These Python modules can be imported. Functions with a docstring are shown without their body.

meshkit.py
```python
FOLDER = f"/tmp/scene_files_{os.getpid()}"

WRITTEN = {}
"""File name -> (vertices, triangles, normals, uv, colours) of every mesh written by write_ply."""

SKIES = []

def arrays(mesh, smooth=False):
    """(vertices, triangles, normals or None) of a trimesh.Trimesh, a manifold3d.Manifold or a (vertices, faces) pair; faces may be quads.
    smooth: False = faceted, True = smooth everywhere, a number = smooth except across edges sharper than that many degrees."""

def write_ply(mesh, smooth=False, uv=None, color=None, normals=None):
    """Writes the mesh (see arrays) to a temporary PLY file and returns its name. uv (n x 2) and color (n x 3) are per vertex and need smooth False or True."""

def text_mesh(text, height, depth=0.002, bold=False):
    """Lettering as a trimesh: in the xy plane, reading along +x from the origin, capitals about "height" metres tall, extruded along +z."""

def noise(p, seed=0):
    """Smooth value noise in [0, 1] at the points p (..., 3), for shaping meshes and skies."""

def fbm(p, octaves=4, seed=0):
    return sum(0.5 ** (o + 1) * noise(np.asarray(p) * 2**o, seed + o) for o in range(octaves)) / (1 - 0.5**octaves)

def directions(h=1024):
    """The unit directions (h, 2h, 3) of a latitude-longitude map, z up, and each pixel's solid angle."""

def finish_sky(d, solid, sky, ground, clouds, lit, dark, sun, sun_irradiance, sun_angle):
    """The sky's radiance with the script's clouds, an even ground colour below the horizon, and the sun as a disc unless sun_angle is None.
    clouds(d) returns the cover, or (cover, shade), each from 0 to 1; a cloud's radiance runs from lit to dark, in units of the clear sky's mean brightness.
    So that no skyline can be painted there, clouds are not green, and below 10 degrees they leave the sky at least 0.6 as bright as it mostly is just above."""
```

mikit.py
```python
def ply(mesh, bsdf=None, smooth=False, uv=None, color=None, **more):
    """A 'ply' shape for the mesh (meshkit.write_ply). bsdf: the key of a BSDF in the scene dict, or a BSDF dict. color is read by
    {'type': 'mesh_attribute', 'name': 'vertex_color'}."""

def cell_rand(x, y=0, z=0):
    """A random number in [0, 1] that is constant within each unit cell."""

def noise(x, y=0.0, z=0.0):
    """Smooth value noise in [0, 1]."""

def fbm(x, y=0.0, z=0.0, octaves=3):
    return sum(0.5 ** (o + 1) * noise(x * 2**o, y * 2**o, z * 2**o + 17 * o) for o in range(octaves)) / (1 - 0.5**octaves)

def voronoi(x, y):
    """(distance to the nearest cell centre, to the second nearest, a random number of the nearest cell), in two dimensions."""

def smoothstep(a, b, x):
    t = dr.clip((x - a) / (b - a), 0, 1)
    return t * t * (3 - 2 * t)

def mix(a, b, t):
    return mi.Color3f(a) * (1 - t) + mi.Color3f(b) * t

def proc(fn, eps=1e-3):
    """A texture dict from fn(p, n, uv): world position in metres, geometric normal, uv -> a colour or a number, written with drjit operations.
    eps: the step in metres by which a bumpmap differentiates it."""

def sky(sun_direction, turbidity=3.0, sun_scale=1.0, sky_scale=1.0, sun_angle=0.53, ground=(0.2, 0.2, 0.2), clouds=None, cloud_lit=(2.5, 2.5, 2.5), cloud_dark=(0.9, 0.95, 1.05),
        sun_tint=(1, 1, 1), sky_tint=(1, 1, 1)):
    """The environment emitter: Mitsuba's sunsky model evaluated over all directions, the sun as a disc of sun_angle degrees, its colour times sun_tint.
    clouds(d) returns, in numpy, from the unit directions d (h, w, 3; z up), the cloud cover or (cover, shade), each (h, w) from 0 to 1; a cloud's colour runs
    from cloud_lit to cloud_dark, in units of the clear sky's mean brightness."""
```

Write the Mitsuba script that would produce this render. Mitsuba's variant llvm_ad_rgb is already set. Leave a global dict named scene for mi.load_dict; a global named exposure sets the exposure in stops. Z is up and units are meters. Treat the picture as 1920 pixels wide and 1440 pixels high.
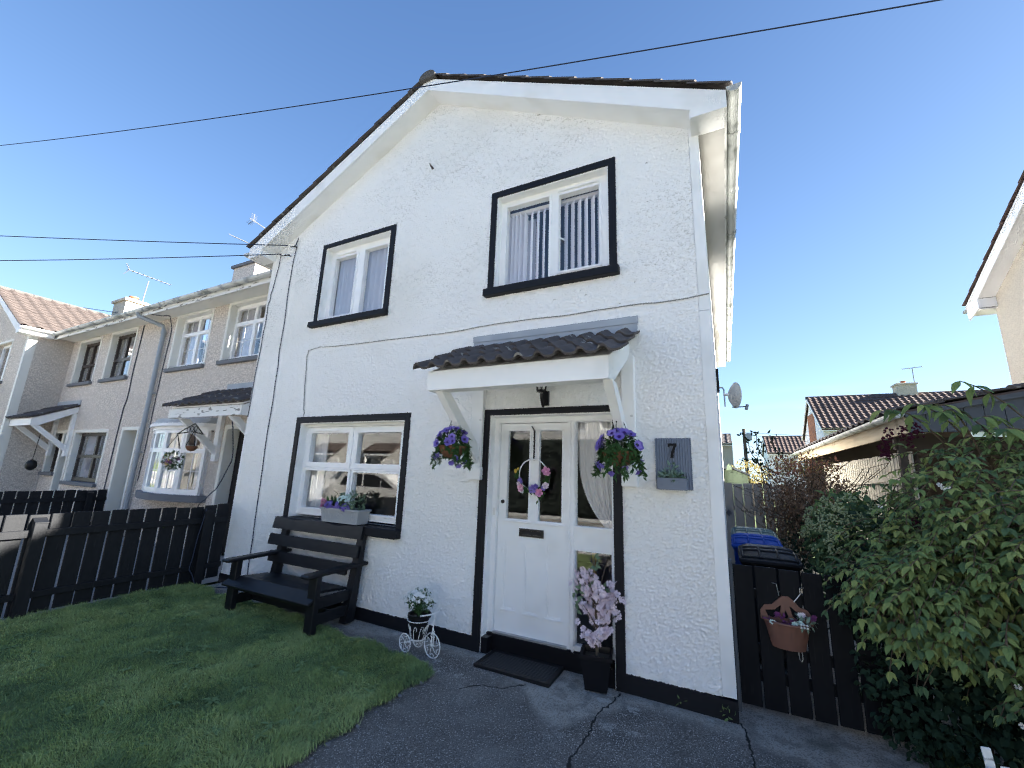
import math, random, numpy as np, trimesh, manifold3d as m3
import shapely.geometry as sg, shapely.affinity as sa
import drjit as dr, mitsuba as mi, mikit, meshkit
from mikit import proc, noise, fbm, voronoi, cell_rand, smoothstep, mix
T = mi.ScalarTransform4f
rng = np.random.default_rng(7)
scene, labels = {}, {}
A = np.array

# ------------------------------------------------------------------ camera, sky, exposure
EYE = A([0.027, -3.731, 1.6405])
FWD, UP = A([-0.44306, 0.871945, 0.208351]), A([0.062644, -0.201727, 0.977436])
scene['camera'] = {'type': 'perspective', 'fov': 101.63, 'fov_axis': 'x', 'near_clip': 0.05, 'far_clip': 3000.0,
                   'to_world': T().look_at(origin=EYE.tolist(), target=(EYE + FWD).tolist(), up=UP.tolist())}
SUN = A([1.0, 0.278, 0.49])


def wisps(d):
    el, az = np.arcsin(np.clip(d[..., 2], -1, 1)), np.arctan2(d[..., 0], d[..., 1])
    n = meshkit.fbm(np.stack([az * 5, el * 60, az * 0 + 3.3], -1), 4)
    trail = np.exp(-((el - 0.083 - 0.02 * az) / 0.0022) ** 2) * (meshkit.noise(np.stack([az * 14, el * 3, el * 0], -1)) > 0.35) * (az > -0.6) * (az < 0.5)
    low = np.clip((n - 0.56) * 2.0, 0, 0.35) * np.exp(-((el - 0.11) / 0.07) ** 2)
    return np.clip(low + 0.55 * trail, 0, 0.8)


scene['sky'] = mikit.sky(SUN.tolist(), turbidity=2.1, sun_scale=2.1, sky_scale=0.76, sun_tint=(1.0, 1.23, 1.76), sky_tint=(0.95, 0.97, 1.10), clouds=wisps, cloud_lit=(1.6, 1.6, 1.65))
exposure = 3.55


# ------------------------------------------------------------------ helpers
class MB:
    """Collects vertices and triangles of one mesh."""

    def __init__(s):
        s.V, s.F, s.n = [], [], 0

    def add(s, v, f):
        v, f = np.asarray(v, float), np.asarray(f, int)
        if f.shape[1] == 4:
            f = np.vstack([f[:, [0, 1, 2]], f[:, [0, 2, 3]]])
        s.V.append(v); s.F.append(f + s.n); s.n += len(v)
        return s

    def mesh(s):
        return trimesh.Trimesh(np.vstack(s.V), np.vstack(s.F), process=False)

    def obox(s, c, ax, h, bev=0.0):
        c, ax, h = A(c, float), A(ax, float), A(h, float)
        if bev > 0:
            p = []
            for sx in (-1, 1):
                for sy in (-1, 1):
                    for sz in (-1, 1):
                        for k in range(3):
                            q = A([sx, sy, sz]) * (h - bev)
                            q[k] = A([sx, sy, sz])[k] * h[k]
                            p.append(q)
            m = m3.Manifold.hull_points(A(p)).to_mesh()
            v, f = m.vert_properties[:, :3], m.tri_verts
        else:
            v = A([[x, y, z] for x in (-1, 1) for y in (-1, 1) for z in (-1, 1)]) * h
            f = A([[0, 1, 3, 2], [4, 6, 7, 5], [0, 4, 5, 1], [2, 3, 7, 6], [0, 2, 6, 4], [1, 5, 7, 3]])
        return s.add(c + v @ ax, f)

    def box(s, x0, x1, y0, y1, z0, z1, bev=0.0):
        return s.obox([(x0 + x1) / 2, (y0 + y1) / 2, (z0 + z1) / 2], np.eye(3), [abs(x1 - x0) / 2, abs(y1 - y0) / 2, abs(z1 - z0) / 2], bev)

    def bar(s, p, q, w, d, up=(0, 0, 1), bev=0.0):
        p, q = A(p, float), A(q, float)
        t = (q - p) / np.linalg.norm(q - p)
        a = np.cross(up, t)
        a = a if np.linalg.norm(a) > 1e-6 else np.cross([1.0, 0, 0], t)
        a /= np.linalg.norm(a)
        b = np.cross(t, a)
        return s.obox((p + q) / 2, [t, a, b], [np.linalg.norm(q - p) / 2, w / 2, d / 2], bev)

    def tube(s, pts, r, n=6, caps=True):
        p = A(pts, float)
        r = np.broadcast_to(A(r, float), (len(p),))
        t = np.gradient(p, axis=0); t /= np.linalg.norm(t, axis=1, keepdims=True) + 1e-12
        a = np.zeros_like(t); ref = A([0, 0, 1.0]) if abs(t[0, 2]) < 0.9 else A([1.0, 0, 0])
        for i in range(len(p)):
            ref = ref - t[i] * (ref @ t[i]); ref /= np.linalg.norm(ref); a[i] = ref
        b = np.cross(t, a)
        an = np.arange(n) * 2 * np.pi / n
        v = p[:, None] + r[:, None, None] * (np.cos(an)[None, :, None] * a[:, None] + np.sin(an)[None, :, None] * b[:, None])
        i, j = np.meshgrid(np.arange(len(p) - 1), np.arange(n), indexing='ij')
        q = np.stack([i * n + j, i * n + (j + 1) % n, (i + 1) * n + (j + 1) % n, (i + 1) * n + j], -1).reshape(-1, 4)
        v = v.reshape(-1, 3)
        f = np.vstack([q[:, [0, 1, 2]], q[:, [0, 2, 3]]])
        if caps:
            m = len(p) * n
            v = np.vstack([v, p[0], p[-1]])
            k = np.arange(n)
            f = np.vstack([f, np.stack([np.full(n, m), (k + 1) % n, k], -1), np.stack([np.full(n, m + 1), m - n + k, m - n + (k + 1) % n], -1)])
        return s.add(v, f)

    def prism(s, poly, a, b, axis='y'):
        """poly in (x,z) for axis y, (y,z) for axis x, (x,y) for axis z; from a to b along the axis."""
        for g in getattr(poly, 'geoms', [poly]):
            m = trimesh.creation.extrude_polygon(g, b - a, engine='earcut')
            v, f = A(m.vertices), A(m.faces)
            if axis == 'y':
                v, f = np.stack([v[:, 0], a + v[:, 2], v[:, 1]], -1), f[:, ::-1]
            elif axis == 'x':
                v = np.stack([a + v[:, 2], v[:, 0], v[:, 1]], -1)
            else:
                v = v + [0, 0, a]
            s.add(v, f)
        return s

    def lathe(s, prof, c, n=16, ax=None):
        prof = A(prof, float)
        an = np.arange(n) * 2 * np.pi / n
        v = np.stack([prof[:, 0, None] * np.cos(an), prof[:, 0, None] * np.sin(an), prof[:, 1, None] + 0 * an], -1)
        k = len(prof)
        i, j = np.meshgrid(np.arange(k - 1), np.arange(n), indexing='ij')
        q = np.stack([i * n + j, i * n + (j + 1) % n, (i + 1) * n + (j + 1) % n, (i + 1) * n + j], -1).reshape(-1, 4)
        v = v.reshape(-1, 3)
        if ax is not None:
            v = v @ frame(ax)
        return s.add(v + A(c, float), q)

    def ball(s, c, r, sub=1):
        m = trimesh.creation.icosphere(subdivisions=sub)
        return s.add(A(m.vertices) * A(r, float) + A(c, float), m.faces)

    def sheet(s, g):
        """g: (n, m, 3) grid."""
        n, m = g.shape[:2]
        i, j = np.meshgrid(np.arange(n - 1), np.arange(m - 1), indexing='ij')
        q = np.stack([i * m + j, i * m + j + 1, (i + 1) * m + j + 1, (i + 1) * m + j], -1).reshape(-1, 4)
        return s.add(g.reshape(-1, 3), q)


def unit(v):
    v = A(v, float)
    return v / (np.linalg.norm(v, axis=-1, keepdims=True) + 1e-12)


def frame(n):
    """rows: two tangents and n."""
    n = unit(n)
    a = unit(np.cross([0, 0, 1.0] if abs(n[2]) < 0.95 else [1.0, 0, 0], n))
    return np.stack([a, np.cross(n, a), n])


def R(a, b, c, d):
    return sg.box(min(a, b), min(c, d), max(a, b), max(c, d))


def num(k):
    if k not in scene and k not in labels:
        return k
    i = 1
    while f'{k}_{i:03d}' in scene or f'{k}_{i:03d}' in labels:
        i += 1
    return f'{k}_{i:03d}'


def thing(name, label, cat, group=None):
    k = num(name)
    labels[k] = {'label': label, 'category': cat}
    if group:
        labels[k]['group'] = group
    return k


def shape(mb, mat, smooth=False, color=None):
    return mikit.ply(mb.mesh() if isinstance(mb, MB) else mb, mat, smooth, color=color)


def part(parent, name, mb, mat, smooth=False, label=None, kind=None, color=None, matrix=None):
    k = num(parent + '__' + name)
    d = mb if isinstance(mb, dict) else shape(mb, mat, smooth, color)
    d = dict(d)
    if isinstance(mb, dict) and mat:
        d['bsdf'] = {'type': 'ref', 'id': mat}
    if matrix is not None:
        d['to_world'] = T(matrix.tolist())
    scene[k] = d
    if label or kind:
        labels[k] = {}
        if label:
            labels[k]['label'] = label
        if kind:
            labels[k]['kind'] = kind
    return k


def single(name, label, cat, mb, mat, smooth=False, group=None, kind=None, color=None):
    k = thing(name, label, cat, group)
    if kind:
        labels[k]['kind'] = kind
    scene[k] = shape(mb, mat, smooth, color)
    return k


def struct(name, mb, mat, smooth=False, label=None):
    k = num(name)
    labels[k] = {'kind': 'structure', 'label': label or name.replace('_', ' '), 'category': name.replace('_', ' ')}
    scene[k] = shape(mb, mat, smooth)
    return k


def M4(x, y, z, p, s=1.0):
    m = np.eye(4)
    m[:3, 0], m[:3, 1], m[:3, 2], m[:3, 3] = A(x) * s, A(y) * s, A(z) * s, p
    return m


def gz(x, y=0):
    """height of the ground round the house, which falls slightly to the right"""
    return -0.009 - 0.0106 * np.clip(x, -8, 2)


# ------------------------------------------------------------------ materials
def mat(name, c, rough=0.6, bump=None, bscale=0.002, eps=2e-3, two=True, **k):
    b = {'type': 'principled', 'base_color': proc(c) if callable(c) else {'type': 'rgb', 'value': list(c)}, 'roughness': float(rough), **{'specular': 0.4, **k}}
    if bump is not None:
        b = {'type': 'bumpmap', 'height': proc(bump, eps), 'scale': float(bscale), 'bsdf': b}
    scene[name] = {'type': 'twosided', 'bsdf': b} if two else b
    return name


def c3(r, g, b):
    return mi.Color3f(r, g, b)


def f_render(p, n, uv):
    g = noise(p.x * 85, p.y * 85, p.z * 85)
    big = fbm(p.x * 1.3, p.y * 1.3, p.z * 1.3 + 5)
    grime = smoothstep(0.62, 0.95, g + 0.35 * (big - 0.5)) * (0.25 + 0.75 * smoothstep(2.6, 4.4, p.z) * smoothstep(0.35, 0.7, big))
    spot = smoothstep(0.955, 0.985, noise(p.x * 21, p.y * 21, p.z * 21)) * smoothstep(2.2, 3.6, p.z)
    base = mix((0.80, 0.80, 0.80), (0.76, 0.755, 0.74), smoothstep(0.4, 0.75, fbm(p.x * 0.8, p.y, p.z * 0.8)))
    base = mix(base, (0.40, 0.39, 0.37), grime * 0.8)
    return mix(base, (0.20, 0.20, 0.18), spot * 0.8)


def h_cast(p, n, uv):
    return 0.6 * noise(p.x * 52, p.y * 52, p.z * 52) + 0.4 * noise(p.x * 110 + 7, p.y * 110, p.z * 110)


def f_dash(p, n, uv):
    a = noise(p.x * 75, p.y * 75, p.z * 75)
    b = noise(p.x * 130 + 3, p.y * 130, p.z * 130)
    big = fbm(p.x * 0.7, p.y * 0.7, p.z * 0.7)
    c = mix((0.43, 0.375, 0.325), (0.73, 0.655, 0.58), smoothstep(0.3, 0.75, a))
    c = mix(c, (0.20, 0.17, 0.155), smoothstep(0.68, 0.86, b) * 0.8)
    return mix(c, (0.33, 0.31, 0.29), 0.45 * smoothstep(0.5, 0.75, big))


def f_beige(p, n, uv):
    a = noise(p.x * 60, p.y * 60, p.z * 60)
    return mix((0.36, 0.325, 0.275), (0.48, 0.435, 0.37), a)


def f_paint(p, n, uv):
    big = fbm(p.x * 3, p.y * 3, p.z * 3)
    return mix((0.80, 0.80, 0.80), (0.66, 0.65, 0.62), 0.5 * smoothstep(0.5, 0.8, big))


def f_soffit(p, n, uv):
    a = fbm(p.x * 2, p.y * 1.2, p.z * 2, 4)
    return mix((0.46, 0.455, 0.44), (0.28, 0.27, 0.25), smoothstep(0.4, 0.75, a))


def f_tile(p, n, uv):
    a = fbm(p.x * 9, p.y * 9, p.z * 9)
    c = mix((0.042, 0.037, 0.038), (0.100, 0.087, 0.085), a)
    pale_spots = smoothstep(0.80, 0.90, noise(p.x * 16, p.y * 16, p.z * 16))  # scattered paler spots from noise
    return mix(c, (0.26, 0.25, 0.23), pale_spots * 0.7)


def f_pink(p, n, uv):
    a = fbm(p.x * 2.2, p.y * 2.2, p.z * 2.2)
    c = mix((0.074, 0.058, 0.053), (0.048, 0.039, 0.036), a)
    return mix(c, (0.10, 0.08, 0.07), smoothstep(0.78, 0.9, noise(p.x * 11, p.y * 11, p.z * 11)) * 0.7)


def f_brown_tile(p, n, uv):
    a = fbm(p.x * 1.5, p.y * 1.5, p.z * 1.5)
    return mix((0.060, 0.040, 0.036), (0.10, 0.070, 0.062), a)


CRACK1 = [(-0.81, -0.06), (-0.83, -0.2), (-0.885, -0.43), (-0.873, -0.7), (-0.89, -0.96), (-0.84, -1.4)]
CRACK2 = [(0.02, 0.0), (0.04, -0.08), (0.058, -0.26), (0.074, -0.51), (0.05, -1.1)]
CRACK3 = [(-1.5, -0.33), (-1.62, -0.47), (-1.8, -0.52), (-1.9, -0.66)]


def seg(p, line, wob=0.012):
    x = p.x + wob * (noise(p.x * 30, p.y * 30) - 0.5) * 2 + 0.5 * wob * (noise(p.x * 90, p.y * 90) - 0.5)
    y = p.y + wob * (noise(p.x * 30 + 9, p.y * 30) - 0.5) * 2
    d = mi.Float(9)
    for (ax, ay), (bx, by) in zip(line, line[1:]):
        t = dr.clip(((x - ax) * (bx - ax) + (y - ay) * (by - ay)) / ((bx - ax) ** 2 + (by - ay) ** 2), 0, 1)
        d = dr.minimum(d, dr.sqrt(dr.square(x - ax - t * (bx - ax)) + dr.square(y - ay - t * (by - ay))))
    return d


def f_drive(p, n, uv):
    a = fbm(p.x * 6, p.y * 6, 0, 4)
    big = fbm(p.x * 1.4 + 4, p.y * 1.4, 0, 4)
    f1, f2, w = voronoi(p.x * 95, p.y * 95)
    c = mix((0.072, 0.070, 0.068), (0.135, 0.130, 0.125), a)
    g1, g2, gw = voronoi(p.x * 150 + 5, p.y * 150)
    c = c * (0.55 + 0.9 * gw)
    chip = (w > 0.72) & (f1 < 0.36)
    c = dr.select(chip, mix((0.15, 0.145, 0.14), (0.42, 0.41, 0.40), dr.clip(w * 3.5 - 2.5, 0, 1)), c)
    # worn pale concrete along the wall and at the doorstep
    edge = 0.16 + 0.12 * (noise(p.x * 2.3, 1.0) - 0.5) + 0.5 * smoothstep(-0.5, 0.0, 0 - dr.abs(p.x + 1.15) * 0.9)
    pale = 1 - smoothstep(0.0, 0.14, -p.y - edge + 0.30 * (big - 0.5) + 0.07 * (a - 0.5))
    conc = mix((0.22, 0.215, 0.20), (0.37, 0.36, 0.34), a)
    conc = mix(conc, (0.07, 0.068, 0.064), smoothstep(0.45, 0.8, noise(p.x * 150, p.y * 150)) * 0.55)
    conc = mix(conc, (0.09, 0.088, 0.082), smoothstep(0.5, 0.8, fbm(p.x * 12 + 3, p.y * 12)) * 0.5)
    c = mix(c, conc, dr.clip(pale, 0, 1) * 0.9)
    f3, f4, w2 = voronoi(p.x * 7 + 0.3, p.y * 7)
    splat = smoothstep(0.36, 0.12, f3 + 0.5 * (noise(p.x * 45, p.y * 45) - 0.5)) * (w2 > 0.84)
    c = mix(c, (0.36, 0.36, 0.35), splat * 0.75 * smoothstep(-1.2, -0.1, p.y) * (0.35 + gw))
    patch = smoothstep(0.62, 0.74, fbm(p.x * 3.1 + 9, p.y * 3.1, 2, 4))
    c = mix(c, (0.19, 0.185, 0.175), patch * 0.45 * (0.4 + 0.9 * gw))
    moss = smoothstep(0.60, 0.8, fbm(p.x * 2 + 2, p.y * 2, 7)) * smoothstep(-1.0, 0.3, p.x)
    c = mix(c, (0.06, 0.062, 0.04), moss * 0.5)
    k = dr.minimum(dr.minimum(seg(p, CRACK1), seg(p, CRACK2)), seg(p, CRACK3))
    return mix((0.012, 0.012, 0.012), c, smoothstep(0.003, 0.011, k))


def h_drive(p, n, uv):
    f1, f2, w = voronoi(p.x * 95, p.y * 95)
    return 0.5 * f1 + 0.5 * fbm(p.x * 40, p.y * 40, 0, 2)


def f_soil(p, n, uv):
    a = fbm(p.x * 18, p.y * 18)
    return mix((0.065, 0.090, 0.035), (0.105, 0.14, 0.055), a)


def f_road(p, n, uv):
    a = fbm(p.x * 5, p.y * 5)
    return mix((0.15, 0.148, 0.145), (0.22, 0.217, 0.21), a)


def f_blackwood(p, n, uv):
    a = fbm(p.x * 14, p.y * 14, p.z * 3)
    b = noise(p.x * 120, p.y * 120, p.z * 7)
    c = mix((0.0035, 0.0045, 0.0070), (0.0095, 0.0108, 0.0140), a)
    return mix(c, (0.024, 0.024, 0.026), smoothstep(0.80, 0.95, b) * 0.4)


def h_grain(p, n, uv):
    return noise(p.x * 150, p.y * 150, p.z * 9)


def f_greywood(p, n, uv):
    a = fbm(p.x * 25, p.y * 25, p.z * 2)
    return mix((0.36, 0.355, 0.335), (0.50, 0.49, 0.46), a)


def f_timber(p, n, uv):
    a = fbm(p.x * 3, p.y * 3, p.z * 30)
    st = smoothstep(0.6, 0.8, fbm(p.x * 2, p.y * 4, p.z * 3 + 4))
    return mix(mix((0.50, 0.39, 0.25), (0.60, 0.50, 0.36), a), (0.20, 0.15, 0.10), st * 0.7)


def f_gutter(p, n, uv):
    a = fbm(p.x * 6, p.y * 6, p.z * 6)
    return mix((0.52, 0.53, 0.52), (0.22, 0.23, 0.22), smoothstep(0.45, 0.75, a))


def f_lead(p, n, uv):
    a = fbm(p.x * 5, p.y * 5, p.z * 5)
    return mix((0.27, 0.30, 0.34), (0.38, 0.41, 0.45), a)


def f_chim(p, n, uv):
    return mix((0.40, 0.36, 0.29), (0.55, 0.50, 0.41), noise(p.x * 22, p.y * 22, p.z * 22))


def f_peel(p, n, uv):
    a = fbm(p.x * 9, p.y * 9, p.z * 22)
    return mix((0.72, 0.72, 0.70), (0.22, 0.21, 0.20), smoothstep(0.62, 0.70, a))


def f_mat(p, n, uv):
    s = dr.sin((p.x * 0.9 + p.y) * 120) * dr.sin((p.x * 0.9 - p.y) * 120)
    return mix((0.012, 0.012, 0.013), (0.035, 0.035, 0.037), smoothstep(-0.2, 0.4, s))


def f_terra(p, n, uv):
    return mix((0.19, 0.088, 0.065), (0.145, 0.075, 0.058), fbm(p.x * 12, p.y * 12, p.z * 12))


mat('m_render', f_render, 0.85, h_cast, 0.011, 3e-3)
mat('m_cast', f_render, 0.85)
mat('m_dash', f_dash, 0.9, h_cast, 0.010, 3e-3)
mat('m_beige', f_beige, 0.9, h_cast, 0.008, 3e-3)
mat('m_paint', f_paint, 0.6)
mat('m_upvc', (0.82, 0.82, 0.82), 0.28)
mat('m_cream', (0.70, 0.69, 0.64), 0.6)
mat('m_trim', (0.0065, 0.0075, 0.0110), 0.6, h_cast, 0.002, 3e-3, specular=0.25)
mat('m_gloss_black', (0.007, 0.007, 0.009), 0.3, specular=0.3)
mat('m_black', (0.009, 0.009, 0.011), 0.5, specular=0.3)
mat('m_brown', (0.035, 0.024, 0.020), 0.4)
mat('m_sill', (0.13, 0.135, 0.15), 0.7, h_cast, 0.002)
mat('m_tile', f_tile, 0.8, h_cast, 0.003)
mat('m_pink', f_pink, 0.85)
mat('m_brown_tile', f_brown_tile, 0.85)
mat('m_drive', f_drive, 0.85, h_drive, 0.004, 2e-3)
mat('m_soil', f_soil, 0.95)
mat('m_road', f_road, 0.9)
mat('m_fence', f_blackwood, 0.55, h_grain, 0.0008, specular=0.30)
mat('m_gate', f_blackwood, 0.6, h_grain, 0.0008, specular=0.12)
mat('m_bench', f_blackwood, 0.42, h_grain, 0.0006, specular=0.3)
mat('m_greywood', f_greywood, 0.85, h_grain, 0.0010)
mat('m_slategrey', (0.075, 0.085, 0.10), 0.6, h_grain, 0.0008)
mat('m_timber', f_timber, 0.8)
mat('m_gutter', f_gutter, 0.45)
mat('m_gutter_grey', (0.30, 0.33, 0.36), 0.45)
mat('m_lead', f_lead, 0.6)
mat('m_chimney', f_chim, 0.9, h_cast, 0.01, 4e-3)
mat('m_peel', f_peel, 0.7)
mat('m_mat', f_mat, 0.8)
mat('m_terra', f_terra, 0.55)
mat('m_terra_pot', (0.34, 0.13, 0.075), 0.7)
mat('m_blue', (0.018, 0.075, 0.38), 0.6, specular=0.15)
mat('m_bin_black', (0.014, 0.016, 0.020), 0.5, specular=0.25)
mat('m_bin_green', (0.14, 0.20, 0.19), 0.4)
mat('m_shed_green', (0.16, 0.21, 0.14), 0.7)
mat('m_metal', (0.55, 0.56, 0.57), 0.35, metallic=0.9)
mat('m_dish', (0.72, 0.70, 0.66), 0.55)
mat('m_white_metal', (0.80, 0.80, 0.79), 0.35)
mat('m_alu', (0.15, 0.15, 0.15), 0.8, specular=0.2)
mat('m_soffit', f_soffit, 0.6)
mat('m_wire', (0.035, 0.045, 0.075), 0.9, specular=0.1)
mat('m_cable_grey', (0.25, 0.25, 0.24), 0.6)
mat('m_plaque', (0.17, 0.195, 0.25), 0.6, specular=0.25)
mat('m_curtain', (0.62, 0.61, 0.60), 0.9)
mat('m_net', (0.46, 0.46, 0.50), 0.9)
mat('m_slat', (0.80, 0.79, 0.82), 0.8)
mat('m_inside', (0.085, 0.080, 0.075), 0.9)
mat('m_cream_house', (0.64, 0.63, 0.60), 0.9)
mat('m_pave', (0.33, 0.325, 0.31), 0.9)
mat('m_wood', (0.30, 0.16, 0.06), 0.4)
mat('m_trough', (0.34, 0.345, 0.355), 0.6, h_grain, 0.0006)
mat('m_pot_brown', (0.16, 0.075, 0.04), 0.9)
mat('m_bark', (0.055, 0.045, 0.035), 0.9)
mat('m_stalk', (0.10, 0.075, 0.05), 0.8)
mat('m_pole', (0.075, 0.06, 0.05), 0.9)
mat('m_brick', (0.30, 0.13, 0.08), 0.9)
mat('m_hedge_dark', (0.020, 0.027, 0.022), 0.9)
mat('m_car', (0.70, 0.70, 0.68), 0.2, clearcoat=0.8)
mat('m_rubber', (0.006, 0.006, 0.007), 0.8)
mat('m_gold', (0.65, 0.45, 0.12), 0.3, metallic=0.8)
mat('m_ridge', (0.085, 0.08, 0.075), 0.9, h_cast, 0.006)
mat('m_whitewash', (0.66, 0.67, 0.70), 0.8)
mat('m_trellis', (0.52, 0.48, 0.40), 0.85)
scene['m_glass'] = {'type': 'thindielectric', 'int_ior': 1.55}
scene['m_dark_glass'] = {'type': 'twosided', 'bsdf': {'type': 'principled', 'base_color': {'type': 'rgb', 'value': [0.02, 0.022, 0.025]}, 'roughness': 0.08, 'specular': 0.6}}


def leafmat(name, c, tr=0.35, rough=0.5):
    scene[name] = {'type': 'principledthin', 'base_color': {'type': 'rgb', 'value': list(c)}, 'roughness': rough, 'diff_trans': tr, 'spec_trans': 0.0, 'eta': 1.4}
    return name


leafmat('l_green', (0.165, 0.235, 0.090))
leafmat('l_lime', (0.255, 0.305, 0.110))
leafmat('l_deep', (0.095, 0.155, 0.078))
leafmat('l_ivy', (0.026, 0.050, 0.034), 0.2)
leafmat('l_silver', (0.15, 0.21, 0.13))
leafmat('l_head', (0.34, 0.40, 0.24), 0.2)
leafmat('l_brown', (0.21, 0.145, 0.105))
leafmat('l_rust', (0.34, 0.17, 0.12))
leafmat('l_gold', (0.40, 0.33, 0.14))
leafmat('l_berry', (0.045, 0.012, 0.024), 0.1)
leafmat('l_basket', (0.040, 0.085, 0.030), 0.2)
leafmat('l_sage', (0.20, 0.29, 0.24), 0.2)
leafmat('l_grass', (0.255, 0.350, 0.130), 0.3, 0.6)
leafmat('l_grass_pale', (0.33, 0.415, 0.175), 0.3, 0.6)
leafmat('l_grass_dark', (0.16, 0.24, 0.110), 0.3, 0.6)
leafmat('p_purple', (0.165, 0.125, 0.43), 0.25, 0.7)
leafmat('p_violet', (0.26, 0.20, 0.53), 0.25, 0.7)
leafmat('p_throat', (0.05, 0.02, 0.14), 0.1, 0.7)
leafmat('p_pink', (0.66, 0.30, 0.48), 0.3, 0.7)
leafmat('p_rose', (0.74, 0.44, 0.56), 0.3, 0.7)
leafmat('p_blossom', (0.74, 0.62, 0.68), 0.4, 0.7)
leafmat('p_white', (0.80, 0.81, 0.80), 0.3, 0.7)
leafmat('p_mint', (0.52, 0.66, 0.62), 0.3, 0.7)
leafmat('p_yellow', (0.62, 0.45, 0.10), 0.2, 0.7)
leafmat('p_plum', (0.16, 0.05, 0.14), 0.2, 0.7)

# ------------------------------------------------------------------ ground, road, lawn base, driveway
def ground_sheet(x0, x1, y0, y1, z, nx=2, ny=2, bump=0.0, tilt=True):
    x, y = np.meshgrid(np.linspace(x0, x1, nx), np.linspace(y0, y1, ny), indexing='ij')
    zz = (gz(x) if tilt else 0) + z + bump * (meshkit.fbm(np.stack([x * 1.5, y * 1.5, x * 0], -1)) - 0.5)
    return np.stack([x, y, zz], -1)


struct('ground', MB().sheet(ground_sheet(-400, 400, -300, 500, -0.12, tilt=False)), 'm_soil', label='earth around the houses')
struct('road', MB().sheet(ground_sheet(-120, 120, -11.5, -6.6, -0.10, tilt=False)), 'm_road', label='asphalt road in front of the houses')
struct('pavement', MB().box(-120, 120, -6.6, -5.0, -0.2, -0.01).box(-120, 120, -13.0, -11.5, -0.2, -0.01), 'm_pave', label='pavements along the road')
dw = MB().sheet(ground_sheet(-6.15, 1.06, -5.0, 0.36, 0.0, 90, 60, 0.012))
struct('driveway', dw, 'm_drive', True, label='worn dark tarmac drive and path along the house')
struct('side_path', MB().sheet(ground_sheet(0.0, 1.5, 0.36, 12.0, 0.0, 4, 12)), 'm_drive', label='path at the side of the house')
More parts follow.
